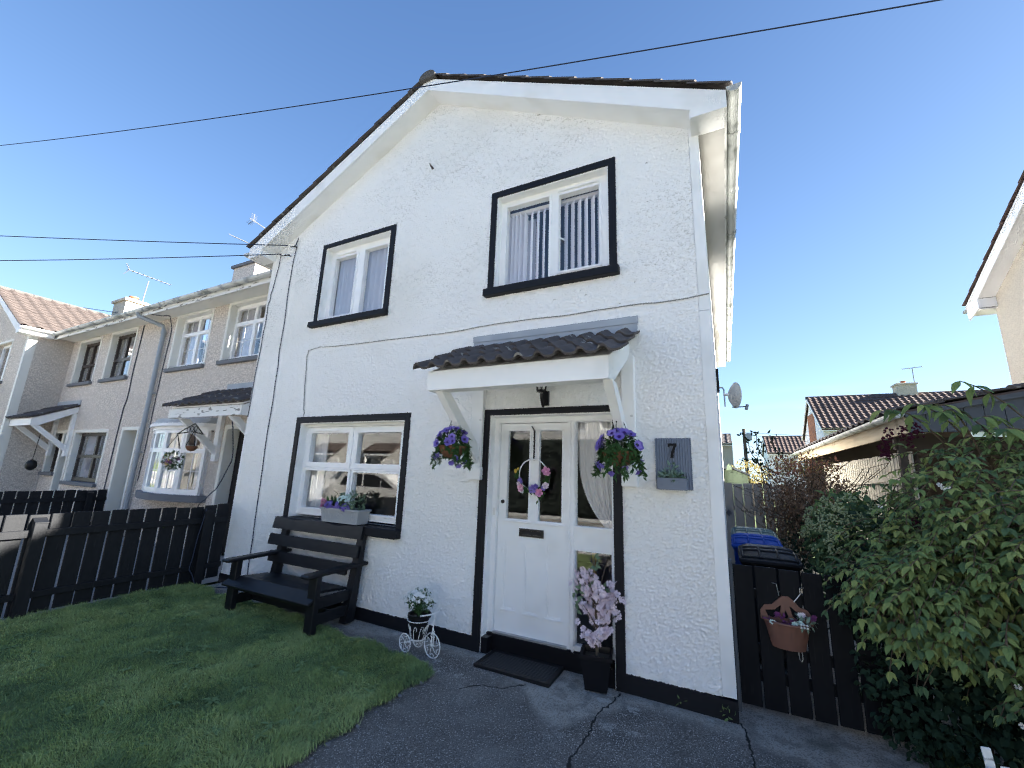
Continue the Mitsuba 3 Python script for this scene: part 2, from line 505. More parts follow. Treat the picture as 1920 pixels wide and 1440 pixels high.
struct('neighbour_yard', MB().sheet(ground_sheet(-16.4, -6.3, -5.0, 0.9, -0.01, 12, 6)), 'm_road', label='concrete yards in front of the terraced houses')


def lawn_right(y):
    return -2.215 + 0.02 * np.sin(y * 7) + 0.03 * np.sin(y * 17 + 1)


def lawn_top(x):
    t = np.clip((x + 6.15) / 3.95, 0, 1)
    return -0.34 - 0.03 * np.sin(x * 3) - 0.24 * t ** 3 - 0.02 * np.sin(x * 11)


nx, ny = 60, 50
gu, gv = np.meshgrid(np.linspace(0, 1, nx), np.linspace(0, 1, ny), indexing='ij')
lx = -6.2 + gu * 3.95
lx = np.where(gu > 0.999, 0, 0) + lx
ly = lawn_top(lx) * gv + -5.0 * (1 - gv)
lx = -6.2 + (lx + 6.2) * (lawn_right(ly) + 6.2) / 3.95
LAWNZ = lambda x, y: gz(x) + 0.022 + 0.035 * (meshkit.fbm(np.stack([x * 1.2, y * 1.2, x * 0 + 2], -1)) - 0.5) + 0.02 * np.exp(-((x + 6.2) / 0.3) ** 2)
struct('lawn', MB().sheet(np.stack([lx, ly, LAWNZ(lx, ly)], -1)), 'm_soil', True, label='front lawn beside the drive')


# ------------------------------------------------------------------ roofs
def pantile(w, l, th=0.016, roll=0.035, n=8):
    """one tile: x along the eave, y up the slope, z out; one round roll and a shallow pan, thick lower edge"""
    u = np.linspace(0, 1, n + 1)
    h = roll * np.where(u < 0.52, np.maximum(np.sin(u / 0.52 * np.pi), 0) ** 0.8, -0.18 * np.sin((u - 0.52) / 0.48 * np.pi))
    h = np.nan_to_num(h)
    top = [np.stack([u * w, 0 * u + y, h + z], -1) for y, z in ((0, th * 1.3), (l, 0.0))]
    bot = [t - [0, 0, th] for t in top]
    v = np.vstack([top[0], top[1], bot[0], bot[1]])
    k, F = n + 1, []
    for i in range(n):
        F += [[i, i + 1, k + i + 1, k + i], [2 * k + i, 3 * k + i, 3 * k + i + 1, 2 * k + i + 1], [i, 2 * k + i, 2 * k + i + 1, i + 1]]
    F += [[0, k, 3 * k, 2 * k], [n, 2 * k + n, 3 * k + n, k + n]]
    return MB().add(v, F)


def placed(v, m):
    return v @ m[:3, :3].T + m[:3, 3]


def slope_tiles(holder, origin, ex, es, w, l, cols, rows, matname, pick, name='tile', roll=0.035, over=0.06, th=0.016, subname=None, jit=0.004):
    """tiles as parts where pick(c, r) holds, the rest joined"""
    ex, es = unit(ex), unit(es)
    en = np.cross(ex, es)
    t = pantile(w, l + over, th, roll)
    d = shape(t, matname, 40)
    tv, tf = t.mesh().vertices, t.mesh().faces
    rest = MB()
    for r in range(rows):
        for c in range(cols):
            tw = rng.normal(0, 0.010, 2)
            x, y = unit(ex + es * tw[0]), es
            z = unit(np.cross(x, y) + ex * tw[1])
            m = M4(x, np.cross(z, x), z, A(origin) + ex * c * w + es * r * l + en * (0.012 + rng.uniform(0, jit)))
            if pick(c, r):
                part(holder, name, d, None, matrix=m)
            else:
                rest.add(placed(tv, m), tf)
    if rest.n:
        part(holder, name + 's', rest, matname, 40, kind='stuff')


def gable_roof(holder, xc, half, zr, slope, y0, y1, matname, tile_mat, fascia_mat, rows=12, w=0.30, fasc=0.17, pick=lambda s, c, r: c < 1, end=True, gutter=True, left=True, right=True, stuff_cols=0):
    """ridge along y. zr: top of the bargeboard at the ridge"""
    L = math.hypot(half, half * slope)
    roof = part(holder, 'roof', MB().prism(sg.Polygon([(xc - half + .04, zr - (half - .04) * slope - .03), (xc, zr - 0.03), (xc + half - .04, zr - (half - .04) * slope - .03), (xc + half - .04, zr - (half - .04) * slope - .10), (xc, zr - 0.12), (xc - half + .04, zr - (half - .04) * slope - .10)]), y0 + 0.03, y1, 'y'), matname)
    cols = int((y1 - y0) / w)
    l = L / rows
    for s, on in ((1, right), (-1, left)):
        if not on:
            continue
        es = unit([-s, 0, slope])
        ex = A([0, 1.0, 0])
        org = A([xc + s * (half + 0.02), y0 - 0.04, zr - (half + 0.02) * slope + 0.012])
        if s < 0:   # keep the normal up
            ex = -ex
            org = org + [0, w * cols, 0]
        c_of = (lambda c: c) if s > 0 else (lambda c: cols - 1 - c)
        slope_tiles(roof, org, ex, es, w, l, cols, rows, tile_mat, lambda c, r: pick(s, c_of(c), r), 'tile')
    rid = MB()
    n = int((y1 - y0) / 0.42)
    for i in range(n):
        ya = y0 - 0.05 + i * 0.42
        an = np.linspace(-0.2, math.pi + 0.2, 9)
        o = sg.Polygon([(xc + 0.13 * math.cos(a), zr - 0.03 + 0.10 * math.sin(a)) for a in an])
        rid = MB().prism(o, ya, ya + 0.41, 'y')
        part(roof, 'ridge_tile', rid, 'm_ridge')
    return roof


# ------------------------------------------------------------------ windows
def opening_liner(x0, x1, z0, z1, y0, y1, t=0.012, bottom=True):
    m = MB().box(x0, x0 + t, y0, y1, z0, z1).box(x1 - t, x1, y0, y1, z0, z1).box(x0 + t, x1 - t, y0, y1, z1 - t, z1)
    return m.box(x0 + t, x1 - t, y0, y1, z0, z0 + t) if bottom else m


def window_frame(x0, x1, z0, z1, holes, y, d=0.06):
    p = R(x0, x1, z0, z1)
    for h in holes:
        p = p.difference(R(*h))
    return MB().prism(p, y, y + d, 'y')


def bead(holes, y, t=0.016, d=0.02):
    """a raised, slightly set-in rim round each pane"""
    m = MB()
    for a, b, c, e in holes:
        m.prism(R(a - t, b + t, c - t, e + t).difference(R(a, b, c, e)), y - d, y - 0.001, 'y')
    return m


def panes(holder, holes, y, name='pane'):
    for a, b, c, e in holes:
        g = np.array([[[a - .004, y, c - .004], [b + .004, y, c - .004]], [[a - .004, y, e + .004], [b + .004, y, e + .004]]])
        part(holder, name, MB().sheet(g), 'm_glass')


def pleated(x0, x1, z0, z1, y, pleat=0.06, amp=0.018, n=None, seed=0):
    n = n or max(12, int((x1 - x0) / 0.012))
    x = np.linspace(x0, x1, n)
    z = np.linspace(z0, z1, 6)
    ph = 2 * np.pi * x / pleat + 1.3 * np.sin(x * 9 + seed)
    X, Z = np.meshgrid(x, z, indexing='ij')
    Y = y + amp * np.sin(ph)[:, None] * np.ones(6) + 0.004 * np.sin(Z * 7 + X * 15)
    return MB().sheet(np.stack([X, Y, Z], -1))


# ------------------------------------------------------------------ the white house
H = thing('white_house', 'white roughcast gable house with black window surrounds and tiled porch canopy', 'house')
XC = -3.12
ZE = 4.93
wall_poly = sg.Polygon([(-6.23, 0.15), (0, 0.15), (0, ZE), (XC, 6.53), (-6.23, ZE)])
W_UR, W_UL, W_LO = (-2.139, -0.849, 3.602, 4.76), (-4.988, -3.745, 3.60, 4.755), (-5.023, -3.223, 0.985, 2.195)
DOOR = (-2.104, -0.843, 0.0, 2.212)
for w in (W_UR, W_UL, W_LO, DOOR):
    wall_poly = wall_poly.difference(R(*w))
wl = MB().prism(wall_poly.difference(R(-0.085, 1, 0, 7)), 0.0, 0.28, 'y')
wl.box(-6.23, -5.95, 0.28, 9.0, 0, ZE).box(-0.28, -0.001, 0.285, 9.0, 0.1, ZE).prism(sg.Polygon([(-6.23, 0.1), (0, 0.1), (0, ZE), (XC, 6.53), (-6.23, ZE)]), 9.0, 9.25, 'y')
part(H, 'wall', wl, 'm_render')
skin_poly = sg.Polygon([(-6.225, zt0), (-0.087, 0.125), (-0.087, ZE - .1), (XC, 6.50), (-6.225, ZE - .1)]) if (zt0 := 0.16) else None
for b_ in ((-2.192, -0.795, 3.598, 4.815), (-5.028, -3.683, 3.598, 4.798), (-5.079, -3.168, 0.97, 2.258), (-2.17, -0.785, -.1, 2.253)):
    skin_poly = skin_poly.difference(R(*b_))
import shapely
st_ = 0.0082
gx_, gz_ = np.meshgrid(np.arange(-6.23, -0.08, st_), np.arange(0.11, 6.53, st_), indexing='ij')
hx = gx_ + rng.uniform(-.3, .3, gx_.shape) * st_
hz = gz_ + rng.uniform(-.3, .3, gx_.shape) * st_
pp_ = np.stack([hx, hx * 0, hz], -1)
hh = np.clip(meshkit.noise(pp_ * 70, 1) * 1.5 - .45, 0, 1) * .5 + np.clip(meshkit.noise(pp_ * 112, 2) * 1.7 - .5, 0, 1) * .5
pp_[..., 1] = 0.004 - 0.019 * hh
inside = shapely.contains_xy(skin_poly, (gx_[:-1, :-1] + gx_[1:, 1:]) / 2, (gz_[:-1, :-1] + gz_[1:, 1:]) / 2)
ii, jj = np.nonzero(inside)
mz = gx_.shape[1]
qf = np.stack([ii * mz + jj, (ii + 1) * mz + jj, (ii + 1) * mz + jj + 1, ii * mz + jj + 1], -1)
used, inv = np.unique(qf, return_inverse=True)
wk = [k for k in scene if k.startswith(H + '__wall')][0]
part(wk, 'roughcast', MB().add(pp_.reshape(-1, 3)[used], inv.reshape(qf.shape)), 'm_cast', True, label='rough white thrown render of the front wall')
q = MB().prism(R(-0.085, 0.004, 0.135, 3.055), -0.012, 0.28, 'y').prism(R(-0.083, 0.001, 3.062, ZE), -0.008, 0.28, 'y')
part(H, 'corner_band', q, 'm_paint', label='smooth white painted strip down the right corner')
# plinth
pl = MB()
zt = lambda x: 0.12 + 0.0072 * (-x)
for a, b in ((-6.235, -2.187), (-0.768, 0.008)):
    pl.prism(sg.Polygon([(a, -0.12), (b, -0.12), (b, zt(b)), (a, zt(a))]), -0.022, 0.27, 'y')
pl.box(-0.27, 0.008, 0.27, 9.0, -0.12, 0.12)
part(H, 'plinth', pl, 'm_trim', label='black painted plinth')
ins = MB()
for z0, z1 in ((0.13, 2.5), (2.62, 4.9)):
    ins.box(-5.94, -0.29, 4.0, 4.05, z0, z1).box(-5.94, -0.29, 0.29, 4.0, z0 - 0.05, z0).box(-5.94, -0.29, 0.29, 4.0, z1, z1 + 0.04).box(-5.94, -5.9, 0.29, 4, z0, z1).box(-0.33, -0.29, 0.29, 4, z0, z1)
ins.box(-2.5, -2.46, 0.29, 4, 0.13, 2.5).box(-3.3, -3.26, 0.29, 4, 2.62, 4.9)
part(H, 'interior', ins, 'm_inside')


def white_window(box, outer, holes, fr, sill_h, sill_x, sill_d=0.075):
    x0, x1, z0, z1 = box
    o = R(*outer)
    sur = MB().prism(o.difference(R(x0, x1, z0 - 1, z1)), -0.020, 0.02, 'y')
    w = part(H, 'window', window_frame(*fr, holes, 0.10), 'm_upvc')
    part(w, 'surround', sur, 'm_trim')
    part(w, 'reveal', opening_liner(x0, x1, z0, z1, -0.004, 0.16, bottom=False), 'm_paint')
    part(w, 'sash', bead(holes, 0.10, 0.022, 0.016), 'm_upvc')
    s = MB().add(*(lambda m: (m.vertices, m.faces))(MB().obox([(sill_x[0] + sill_x[1]) / 2, (0.14 - sill_d) / 2, z0 - sill_h / 2 + 0.012], np.eye(3), [(sill_x[1] - sill_x[0]) / 2, (0.14 + sill_d) / 2, sill_h / 2], 0.006).mesh()))
    part(w, 'sill', s, 'm_trim')
    panes(w, holes, 0.125)
    return w


g_ur = [(-2.055, -1.527, 3.680, 4.668), (-1.418, -0.972, 3.736, 4.644)]
w = white_window(W_UR, (-2.21, -0.776, 3.60, 4.832), g_ur, (-2.127, -0.861, 3.60, 4.75), 0.085, (-2.235, -0.752))
part(w, 'vent', MB().box(-1.43, -0.98, 0.07, 0.098, 4.683, 4.706, 0.004), 'm_upvc')
part(w, 'blind_rail', MB().box(-2.1, -0.9, 0.20, 0.25, 4.62, 4.66), 'm_curtain')
for i, (x, a) in enumerate([(-2.065, 1.25), (-2.02, 1.3), (-1.975, 1.3), (-1.925, 1.35), (-1.87, 1.35)] + [(-1.795 + .0755 * k, -.85) for k in range(5)] + [(-1.378 + .0757 * k, -.85) for k in range(6)]):
    a += rng.normal(0, 0.04)
    c, s = math.cos(a), math.sin(a)
    part(w, 'blind_slat', MB().obox([x, 0.225, 4.14], [[c, s, 0], [-s, c, 0], [0, 0, 1]], [0.0445, 0.001, 0.48]), 'm_slat')
part(w, 'curtain', pleated(-2.10, -1.80, 3.60, 4.62, 0.34, 0.07, 0.02), 'm_net')
part(w, 'handle', MB().bar([-1.405, 0.085, 4.13], [-1.345, 0.082, 4.085], 0.014, 0.016, bev=0.003), 'm_upvc')

g_ul = [(-4.878, -4.455, 3.715, 4.612), (-4.293, -3.872, 3.665, 4.635)]
w = white_window(W_UL, (-5.045, -3.666, 3.60, 4.815), g_ul, (-4.976, -3.757, 3.60, 4.742), 0.075, (-5.085, -3.66))
part(w, 'vent', MB().box(-4.85, -4.48, 0.07, 0.098, 4.655, 4.678, 0.004), 'm_upvc')
part(w, 'curtain', pleated(-4.96, -4.40, 3.62, 4.72, 0.20, 0.085, 0.022), 'm_net')
part(w, 'curtain', pleated(-4.36, -3.77, 3.62, 4.72, 0.20, 0.10, 0.022, seed=2), 'm_net')

g_lo = [(-4.892, -4.202, 1.690, 2.068), (-4.036, -3.342, 1.688, 2.067), (-4.918, -4.143, 1.118, 1.585), (-4.059, -3.335, 1.110, 1.582)]
w = white_window(W_LO, (-5.096, -3.151, 0.98, 2.275), g_lo, (-5.011, -3.235, 1.03, 2.145), 0.095, (-5.10, -3.15), 0.09)
tr = MB().obox([-4.122, 0.093, 1.617], np.eye(3), [0.87, 0.012, 0.012], 0.004)
for a, b in ((-4.965, -4.125), (-4.110, -3.275)):
    tr.prism(R(a, b, 1.632, 2.122).difference(R(a + 0.05, b - 0.05, 1.68, 2.075)), 0.082, 0.0985, 'y')
tr.prism(R(-4.104, -4.132, 1.05, 1.60), 0.082, 0.0985, 'y')
part(w, 'transom', tr, 'm_upvc')
part(w, 'head_board', MB().box(-5.01, -3.236, 0.06, 0.16, 2.147, 2.183), 'm_cream')
part(w, 'vent', MB().box(-4.82, -4.36, 0.06, 0.082, 2.09, 2.108, 0.004), 'm_upvc')
part(w, 'curtain', pleated(-5.0, -4.72, 1.0, 2.15, 0.24, 0.05, 0.02), 'm_curtain')

# roof, bargeboards, soffits, gutter
roof = gable_roof(H, XC, 3.37, 6.665, 0.503, -0.25, 9.3, 'm_tile', 'm_tile', 'm_paint', rows=12, w=0.30)
zt_ = lambda x: 6.655 - 0.503 * abs(x - XC)
zb_ = lambda x: 6.482 - 0.522 * abs(x - XC)
for s in (-1, 1):
    xe, xi = XC + s * 3.36, XC + s * 3.07
    fb = MB().prism(sg.Polygon([(XC, zt_(XC)), (xe, zt_(xe)), (xe, 4.795), (xi, 4.795), (xi, zb_(xi)), (XC, zb_(XC))]), -0.25, -0.232, 'y')
    part(H, 'bargeboard', fb, 'm_paint')
    sof = MB().prism(sg.Polygon([(XC, zb_(XC) + 0.012), (xi, zb_(xi) + 0.012), (xi, zb_(xi) + 0.03), (XC, zb_(XC) + 0.03)]), -0.231, 0.0, 'y')
    sof.prism(R(xi, xe - s * 0.012, 4.80, 4.815), -0.231, 0.0, 'y').box(xi - 0.01 * s, xi, -0.231, -0.001, 4.80, zb_(xi) + 0.01)
    part(H, 'soffit', sof, 'm_paint')
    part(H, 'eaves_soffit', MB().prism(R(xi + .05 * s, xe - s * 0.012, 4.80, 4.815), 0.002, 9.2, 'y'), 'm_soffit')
    part(H, 'fascia', MB().box(xe - 0.02 * s, xe, -0.231, 9.2, 4.797, zt_(xe) - 0.01), 'm_gutter' if s > 0 else 'm_paint')
    gx = xe + s * 0.065
    an = np.linspace(math.pi, 2 * math.pi, 9)
    gzz = 4.985 if s > 0 else 4.90
    ring = [(gx + 0.062 * math.cos(t), gzz + 0.062 * math.sin(t)) for t in an] + [(gx + 0.055 * math.cos(t), gzz + 0.055 * math.sin(t)) for t in an[::-1]]
    gt = part(H, 'gutter', MB().prism(sg.Polygon(ring), -0.26, 9.2, 'y').prism(sg.Polygon([(gx + 0.062 * math.cos(t), gzz + 0.062 * math.sin(t)) for t in an]), -0.262, -0.255, 'y'), 'm_gutter', 30)
    for y in np.arange(0.25, 9, 0.95):
        br = [(gx + 0.069 * math.cos(t), gzz + 0.069 * math.sin(t)) for t in an] + [(gx + 0.0625 * math.cos(t), gzz + 0.0625 * math.sin(t)) for t in an[::-1]]
        part(gt, 'bracket', MB().prism(sg.Polygon(br), y, y + 0.06, 'y'), 'm_gutter', 30)

# door set
d = part(H, 'door_frame', MB().prism(R(-2.168, -0.85, 0.165, 2.205).difference(R(-2.036, -1.292, 0.165, 2.142)).difference(R(-1.222, -0.885, 1.19, 2.142)).difference(R(-1.226, -0.895, 0.205, 0.978)).intersection(R(-2.092, -0.855, 0.1, 2.2)), 0.10, 0.17, 'y').box(-2.05, -2.0385, 0.085, 0.10, 0.17, 2.155).box(-2.05, -1.2, 0.085, 0.10, 2.142, 2.155).box(-1.292, -1.272, 0.085, 0.10, 0.17, 2.142).box(-1.25, -1.232, 0.085, 0.10, 0.15, 2.165).box(-1.232, -0.86, 0.085, 0.10, 2.15, 2.165).box(-1.232, -0.86, 0.085, 0.0995, 1.17, 1.188), 'm_paint')
part(d, 'surround', MB().prism(R(-2.187, -0.768, 0.0, 2.27).difference(R(-2.104, -0.843, -0.1, 2.212)), -0.026, 0.02, 'y'), 'm_trim')
part(d, 'reveal', opening_liner(*DOOR, -0.004, 0.26, bottom=False), 'm_paint')
part(d, 'step', MB().box(-2.092, -0.855, 0.085, 0.28, -0.1, 0.158).box(-2.094, -2.03, -0.01, 0.085, -0.1, 0.145).box(-0.92, -0.853, -0.01, 0.085, -0.1, 0.13), 'm_gloss_black', label='black painted door step')
part(d, 'threshold', MB().box(-2.034, -1.293, 0.092, 0.18, 0.159, 0.176), 'm_metal')
part(d, 'pane', MB().sheet(A([[[-1.225, .14, 1.185], [-.88, .14, 1.185]], [[-1.225, .14, 2.146], [-.88, .14, 2.146]]])), 'm_glass')
part(d, 'pane', MB().sheet(A([[[-1.23, .14, .2], [-.89, .14, .2]], [[-1.23, .14, .982], [-.89, .14, .982]]])), 'm_glass')
gl, gr_ = (-1.943, -1.704, 1.202, 2.062), (-1.599, -1.361, 1.200, 2.062)
p_ = [(-1.955, -1.815, 0.38, 0.995), (-1.732, -1.586, 0.374, 0.993), (-1.505, -1.355, 0.371, 0.998)]
leaf = R(-2.031, -1.297, 0.179, 2.137).difference(R(*gl)).difference(R(*gr_))
for b in p_:
    leaf = leaf.difference(R(*b))
dl = part(H, 'door', MB().prism(leaf, 0.12, 0.16, 'y'), 'm_paint', label='white front door with two tall panes over three panels')
for b in p_:
    pm = MB().box(b[0], b[1], 0.131, 0.155, b[2], b[3])
    pm.prism(R(*b).difference(R(b[0] + .012, b[1] - .012, b[2] + .012, b[3] - .012)), 0.122, 0.1308, 'y').box(b[0] - 0.012, b[1] + 0.012, 0.108, 0.1195, b[2] - 0.018, b[2] + 0.002, 0.003)
    part(dl, 'panel', pm, 'm_paint')
for b in (gl, gr_):
    part(dl, 'pane', MB().sheet(A([[[b[0] - .003, .14, b[2] - .003], [b[1] + .003, .14, b[2] - .003]], [[b[0] - .003, .14, b[3] + .003], [b[1] + .003, .14, b[3] + .003]]])), 'm_glass')
    part(dl, 'glazing_bead', MB().prism(R(b[0] - .014, b[1] + .014, b[2] - .014, b[3] + .014).difference(R(*b)), 0.112, 0.1195, 'y').box(b[0] - .03, b[1] + .03, 0.10, 0.1195, b[2] - 0.03, b[2] - 0.013, 0.003), 'm_paint')
lb = part(dl, 'letterbox', MB().prism(R(-1.789, -1.537, 1.048, 1.12).difference(R(-1.762, -1.564, 1.064, 1.104)), 0.106, 0.1195, 'y'), 'm_gloss_black')
part(dl, 'letterbox_flap', MB().box(-1.760, -1.566, 0.110, 0.1195, 1.066, 1.102, 0.003), 'm_black')
part(dl, 'lock', MB().lathe([(0.0, -0.012), (0.017, -0.011), (0.019, 0.0)], [-1.985, 0.1195, 1.358], 16, [0, 1, 0]), 'm_black', 30)
part(dl, 'knob', MB().lathe([(0.0, -0.008), (0.012, -0.007), (0.016, 0.0)], [-1.995, 0.1195, 0.91], 14, [0, 1, 0]), 'm_paint', 30)
part(d, 'doorbell', MB().box(-2.118, -2.094, 0.0, 0.012, 1.225, 1.295, 0.004) if False else MB().box(-2.078, -2.052, 0.085, 0.0995, 1.225, 1.295, 0.004), 'm_cream')
cx = np.linspace(0, 1, 40)
cz = np.linspace(0, 1, 24)
U, V = np.meshgrid(cx, cz, indexing='ij')
zc = 2.16 - V * 0.93
left = -1.245 + 0.33 * np.clip(V, 0, 1) ** 3.4
X = left + (-0.86 - left) * U
Y = 0.21 + 0.016 * np.sin(U * 38 + 5 * V)
part(H, 'curtain', MB().sheet(np.stack([X, Y, zc - 0.10 * (1 - U) * V], -1)), 'm_curtain', True, label='pale curtain drawn aside behind the door side light')
ta = part(H, 'hall_table', MB().box(-1.95, -1.2, 0.9, 1.3, 1.07, 1.10), 'm_wood')
part(ta, 'leg', MB().tube([[-1.3, 1.0, 0.14], [-1.3, 1.0, 1.07]], 0.025, 8), 'm_gold')
part(ta, 'leg', MB().tube([[-1.75, 1.0, 0.14], [-1.75, 1.0, 1.07]], 0.025, 8), 'm_gold')

# porch canopy: a part of the house, its tiles sub-parts
CX0, CX1, CY = -2.33, -0.685, -0.76
cslope = 0.505
ztop = lambda y: 2.945 + cslope * y
can = part(H, 'canopy', MB().prism(sg.Polygon([(CY, ztop(CY) - 0.04), (-0.001, ztop(0) - 0.04), (-0.001, ztop(0) - 0.06), (CY, ztop(CY) - 0.06)]), CX0 + 0.02, CX1 - 0.02, 'x'), 'm_paint', label='white timber porch canopy with dark roll tiles')
part(can, 'fascia', MB().box(CX0, CX1, CY - 0.022, CY, 2.338, 2.517, 0.003), 'm_paint')
part(can, 'fascia_capping', MB().box(CX0 + 0.02, CX1 - 0.02, CY + 0.001, CY + 0.12, 2.34, 2.355), 'm_paint')
for x in (CX0, CX1 - 0.022):
    part(can, 'bargeboard', MB().prism(sg.Polygon([(CY, 2.338), (CY, 2.52), (-0.001, ztop(0) - 0.045), (-0.001, ztop(0) - 0.045 - 0.19), (CY + 0.11, 2.338)]), x, x + 0.022, 'x'), 'm_paint')
for x0, x1, xs in ((-2.300, -2.157, -2.228), (-0.756, -0.634, -0.705)):
    part(can, 'post', MB().box(x0 + 0.005, x1 - 0.005, -0.065, -0.001, 1.69, ztop(0) - 0.24, 0.004), 'm_paint')
    bb = MB().box(x0 - 0.004, x1 + 0.004, -0.082, -0.001, 1.562, 1.6895, 0.006)
    part(can, 'post_base', bb, 'm_paint')
    part(can, 'strut', MB().prism(sg.Polygon([(-0.066, 1.72), (-0.066, 1.90), (-0.60, 2.34), (-0.74, 2.34), (-0.74, 2.335), (-0.10, 1.76)]), xs - 0.035, xs + 0.035, 'x'), 'm_paint')
    for z in (1.78, 2.16):
        part(can, 'bolt', MB().lathe([(0.0, -0.008), (0.010, -0.006), (0.012, 0.0)], [(x0 + x1) / 2 + (0.03 if x0 > -1 else 0.045), -0.066, z], 8, [0, 1, 0]), 'm_metal')
part(can, 'flashing', MB().box(-2.353, -0.597, -0.022, -0.001, 3.018, 3.087).box(-2.347, -0.603, -0.016, -0.001, 2.93, 3.016), 'm_lead', label='grey painted flashing boards above the tiles')
ncol = 11
tw = (1.86) / ncol
es = unit([0, 1, cslope])
org = A([-2.445, -0.845, ztop(-0.845) - 0.012])
slope_tiles(can, org, [1, 0, 0], es, tw, 0.315, ncol, 3, 'm_tile', lambda c, r: True, 'tile', roll=0.040, over=0.05, th=0.020, jit=0.006)
# nail left in the wall and cables clipped to it
single('wall_hook', 'small rusty hook left high on the white gable wall', 'hook', MB().tube([[-3.135, 0.0, 5.49], [-3.14, -0.03, 5.50], [-3.155, -0.055, 5.535]], [0.016, 0.012, 0.008], 6), 'm_brown')
def wav(pts, n, a):
    pts = A(pts)
    t = np.linspace(0, len(pts) - 1, n)
    p = np.stack([np.interp(t, np.arange(len(pts)), pts[:, k]) for k in range(3)], -1)
    p[:, 0] += a * (meshkit.noise(np.stack([t * 3, t * 0, t * 0], -1)) - 0.5)
    p[:, 2] += a * (meshkit.noise(np.stack([t * 3, t * 0 + 4, t * 0], -1)) - 0.5)
    return p


single('wall_cable', 'thin grey cable running across the white wall above the porch', 'cable', MB().tube(wav([(0.012, -0.016, 3.2), (-0.575, -0.012, 3.19), (-1.644, -0.012, 3.203), (-3.17, -0.012, 3.187), (-4.6, -0.012, 3.225), (-4.95, -0.012, 3.238), (-5.06, -0.012, 3.21), (-5.09, -0.012, 3.13), (-5.0, -0.012, 2.435), (-4.975, -0.012, 2.28)], 60, 0.02), 0.0055, 5), 'm_cable_grey', True)
single('wall_cable', 'dark cable hanging from the eave bracket down the left part of the white wall', 'cable', MB().tube(wav([(-5.66, -0.05, 4.93), (-5.62, -0.04, 5.06), (-5.67, -0.02, 5.03), (-5.72, -0.012, 4.665), (-5.70, -0.012, 3.25), (-5.69, -0.012, 2.58), (-5.66, -0.012, 0.9), (-5.652, -0.012, 0.14)], 50, 0.03), 0.0055, 5), 'm_wire', True)
single('wall_cable', 'dark cable running close to the left corner of the white wall', 'cable', MB().tube(wav([(-5.83, -0.06, 4.82), (-6.0, -0.05, 4.86), (-6.02, -0.02, 4.86), (-6.12, -0.012, 4.3), (-6.156, -0.012, 4.08), (-6.181, -0.012, 3.3), (-6.2, -0.012, 2.3)], 40, 0.03), 0.0055, 5), 'm_wire', True)
for nm, p, txt in (('upper', (-5.677, -0.05, 4.931), 'upper black cable clamp on the wall under the left eave'), ('lower', (-5.79, -0.05, 4.811), 'lower black cable clamp on the wall under the left eave')):
    m = MB().tube([[p[0], 0, p[2]], [p[0], -0.05, p[2]]], 0.008, 6).ball(p, [0.022, 0.014, 0.014]).tube([[p[0] - 0.08, -0.06, p[2] + 0.004], [p[0], -0.05, p[2]]], 0.009, 6)
    single('cable_clamp', txt, 'clamp', m, 'm_black')

# ------------------------------------------------------------------ terraced houses on the left
YT = 0.87


def terrace_window(holder, x0, x1, z0, z1, frame_mat, mull, trans, bars=False, sill_over=0.06, sill_mat='m_sill', curtain='m_net', nest='window'):
    fr = 0.055
    xs = [x0 + 0.035] + mull + [x1 - 0.035]
    cols = [(a, b) for a, b in zip(xs, xs[1:])]
    holes = []
    for a, b in cols:
        rows = [(z0 + 0.085, trans), (trans, z1 - 0.05)] if trans else [(z0 + 0.085, z1 - 0.05)]
        for c, e in rows:
            holes.append((a + fr * 0.75, b - fr * 0.75, c + fr * 0.7, e - fr * 0.7))
    w = part(holder, 'window', window_frame(x0 + 0.012, x1 - 0.012, z0 + 0.03, z1 - 0.012, holes, YT + 0.12), frame_mat)
    o = R(x0 - 0.06, x1 + 0.06, z0, z1 + 0.06).difference(R(x0, x1, z0 - 1, z1))
    part(w, 'surround', MB().prism(o, YT - 0.012, YT + 0.02, 'y'), 'm_cream')
    part(w, 'reveal', opening_liner(x0, x1, z0, z1, YT - 0.003, YT + 0.20, bottom=False), 'm_cream')
    part(w, 'sill', MB().obox([(x0 + x1) / 2, YT + 0.035, z0 - 0.02], np.eye(3), [(x1 - x0) / 2 + sill_over, 0.105, 0.042], 0.006), sill_mat)
    panes(w, holes, YT + 0.145)
    if bars:
        bm = MB()
        for a, b, c, e in holes:
            bm.box((a + b) / 2 - 0.006, (a + b) / 2 + 0.006, YT + 0.138, YT + 0.15, c, e)
            if e - c > 0.5:
                bm.box(a, b, YT + 0.139, YT + 0.149, (c + e) / 2 - 0.006, (c + e) / 2 + 0.006)
        part(w, 'glazing_bar', bm, frame_mat)
    xm = (x0 + x1) / 2
    part(w, 'curtain', pleated(x0, xm - 0.08, z0 + 0.03, z1, YT + 0.26, 0.08, 0.02, seed=x0), curtain, True)
    part(w, 'curtain', pleated(xm + 0.1, x1, z0 + 0.03, z1, YT + 0.26, 0.09, 0.02, seed=x1), curtain, True)
    return w


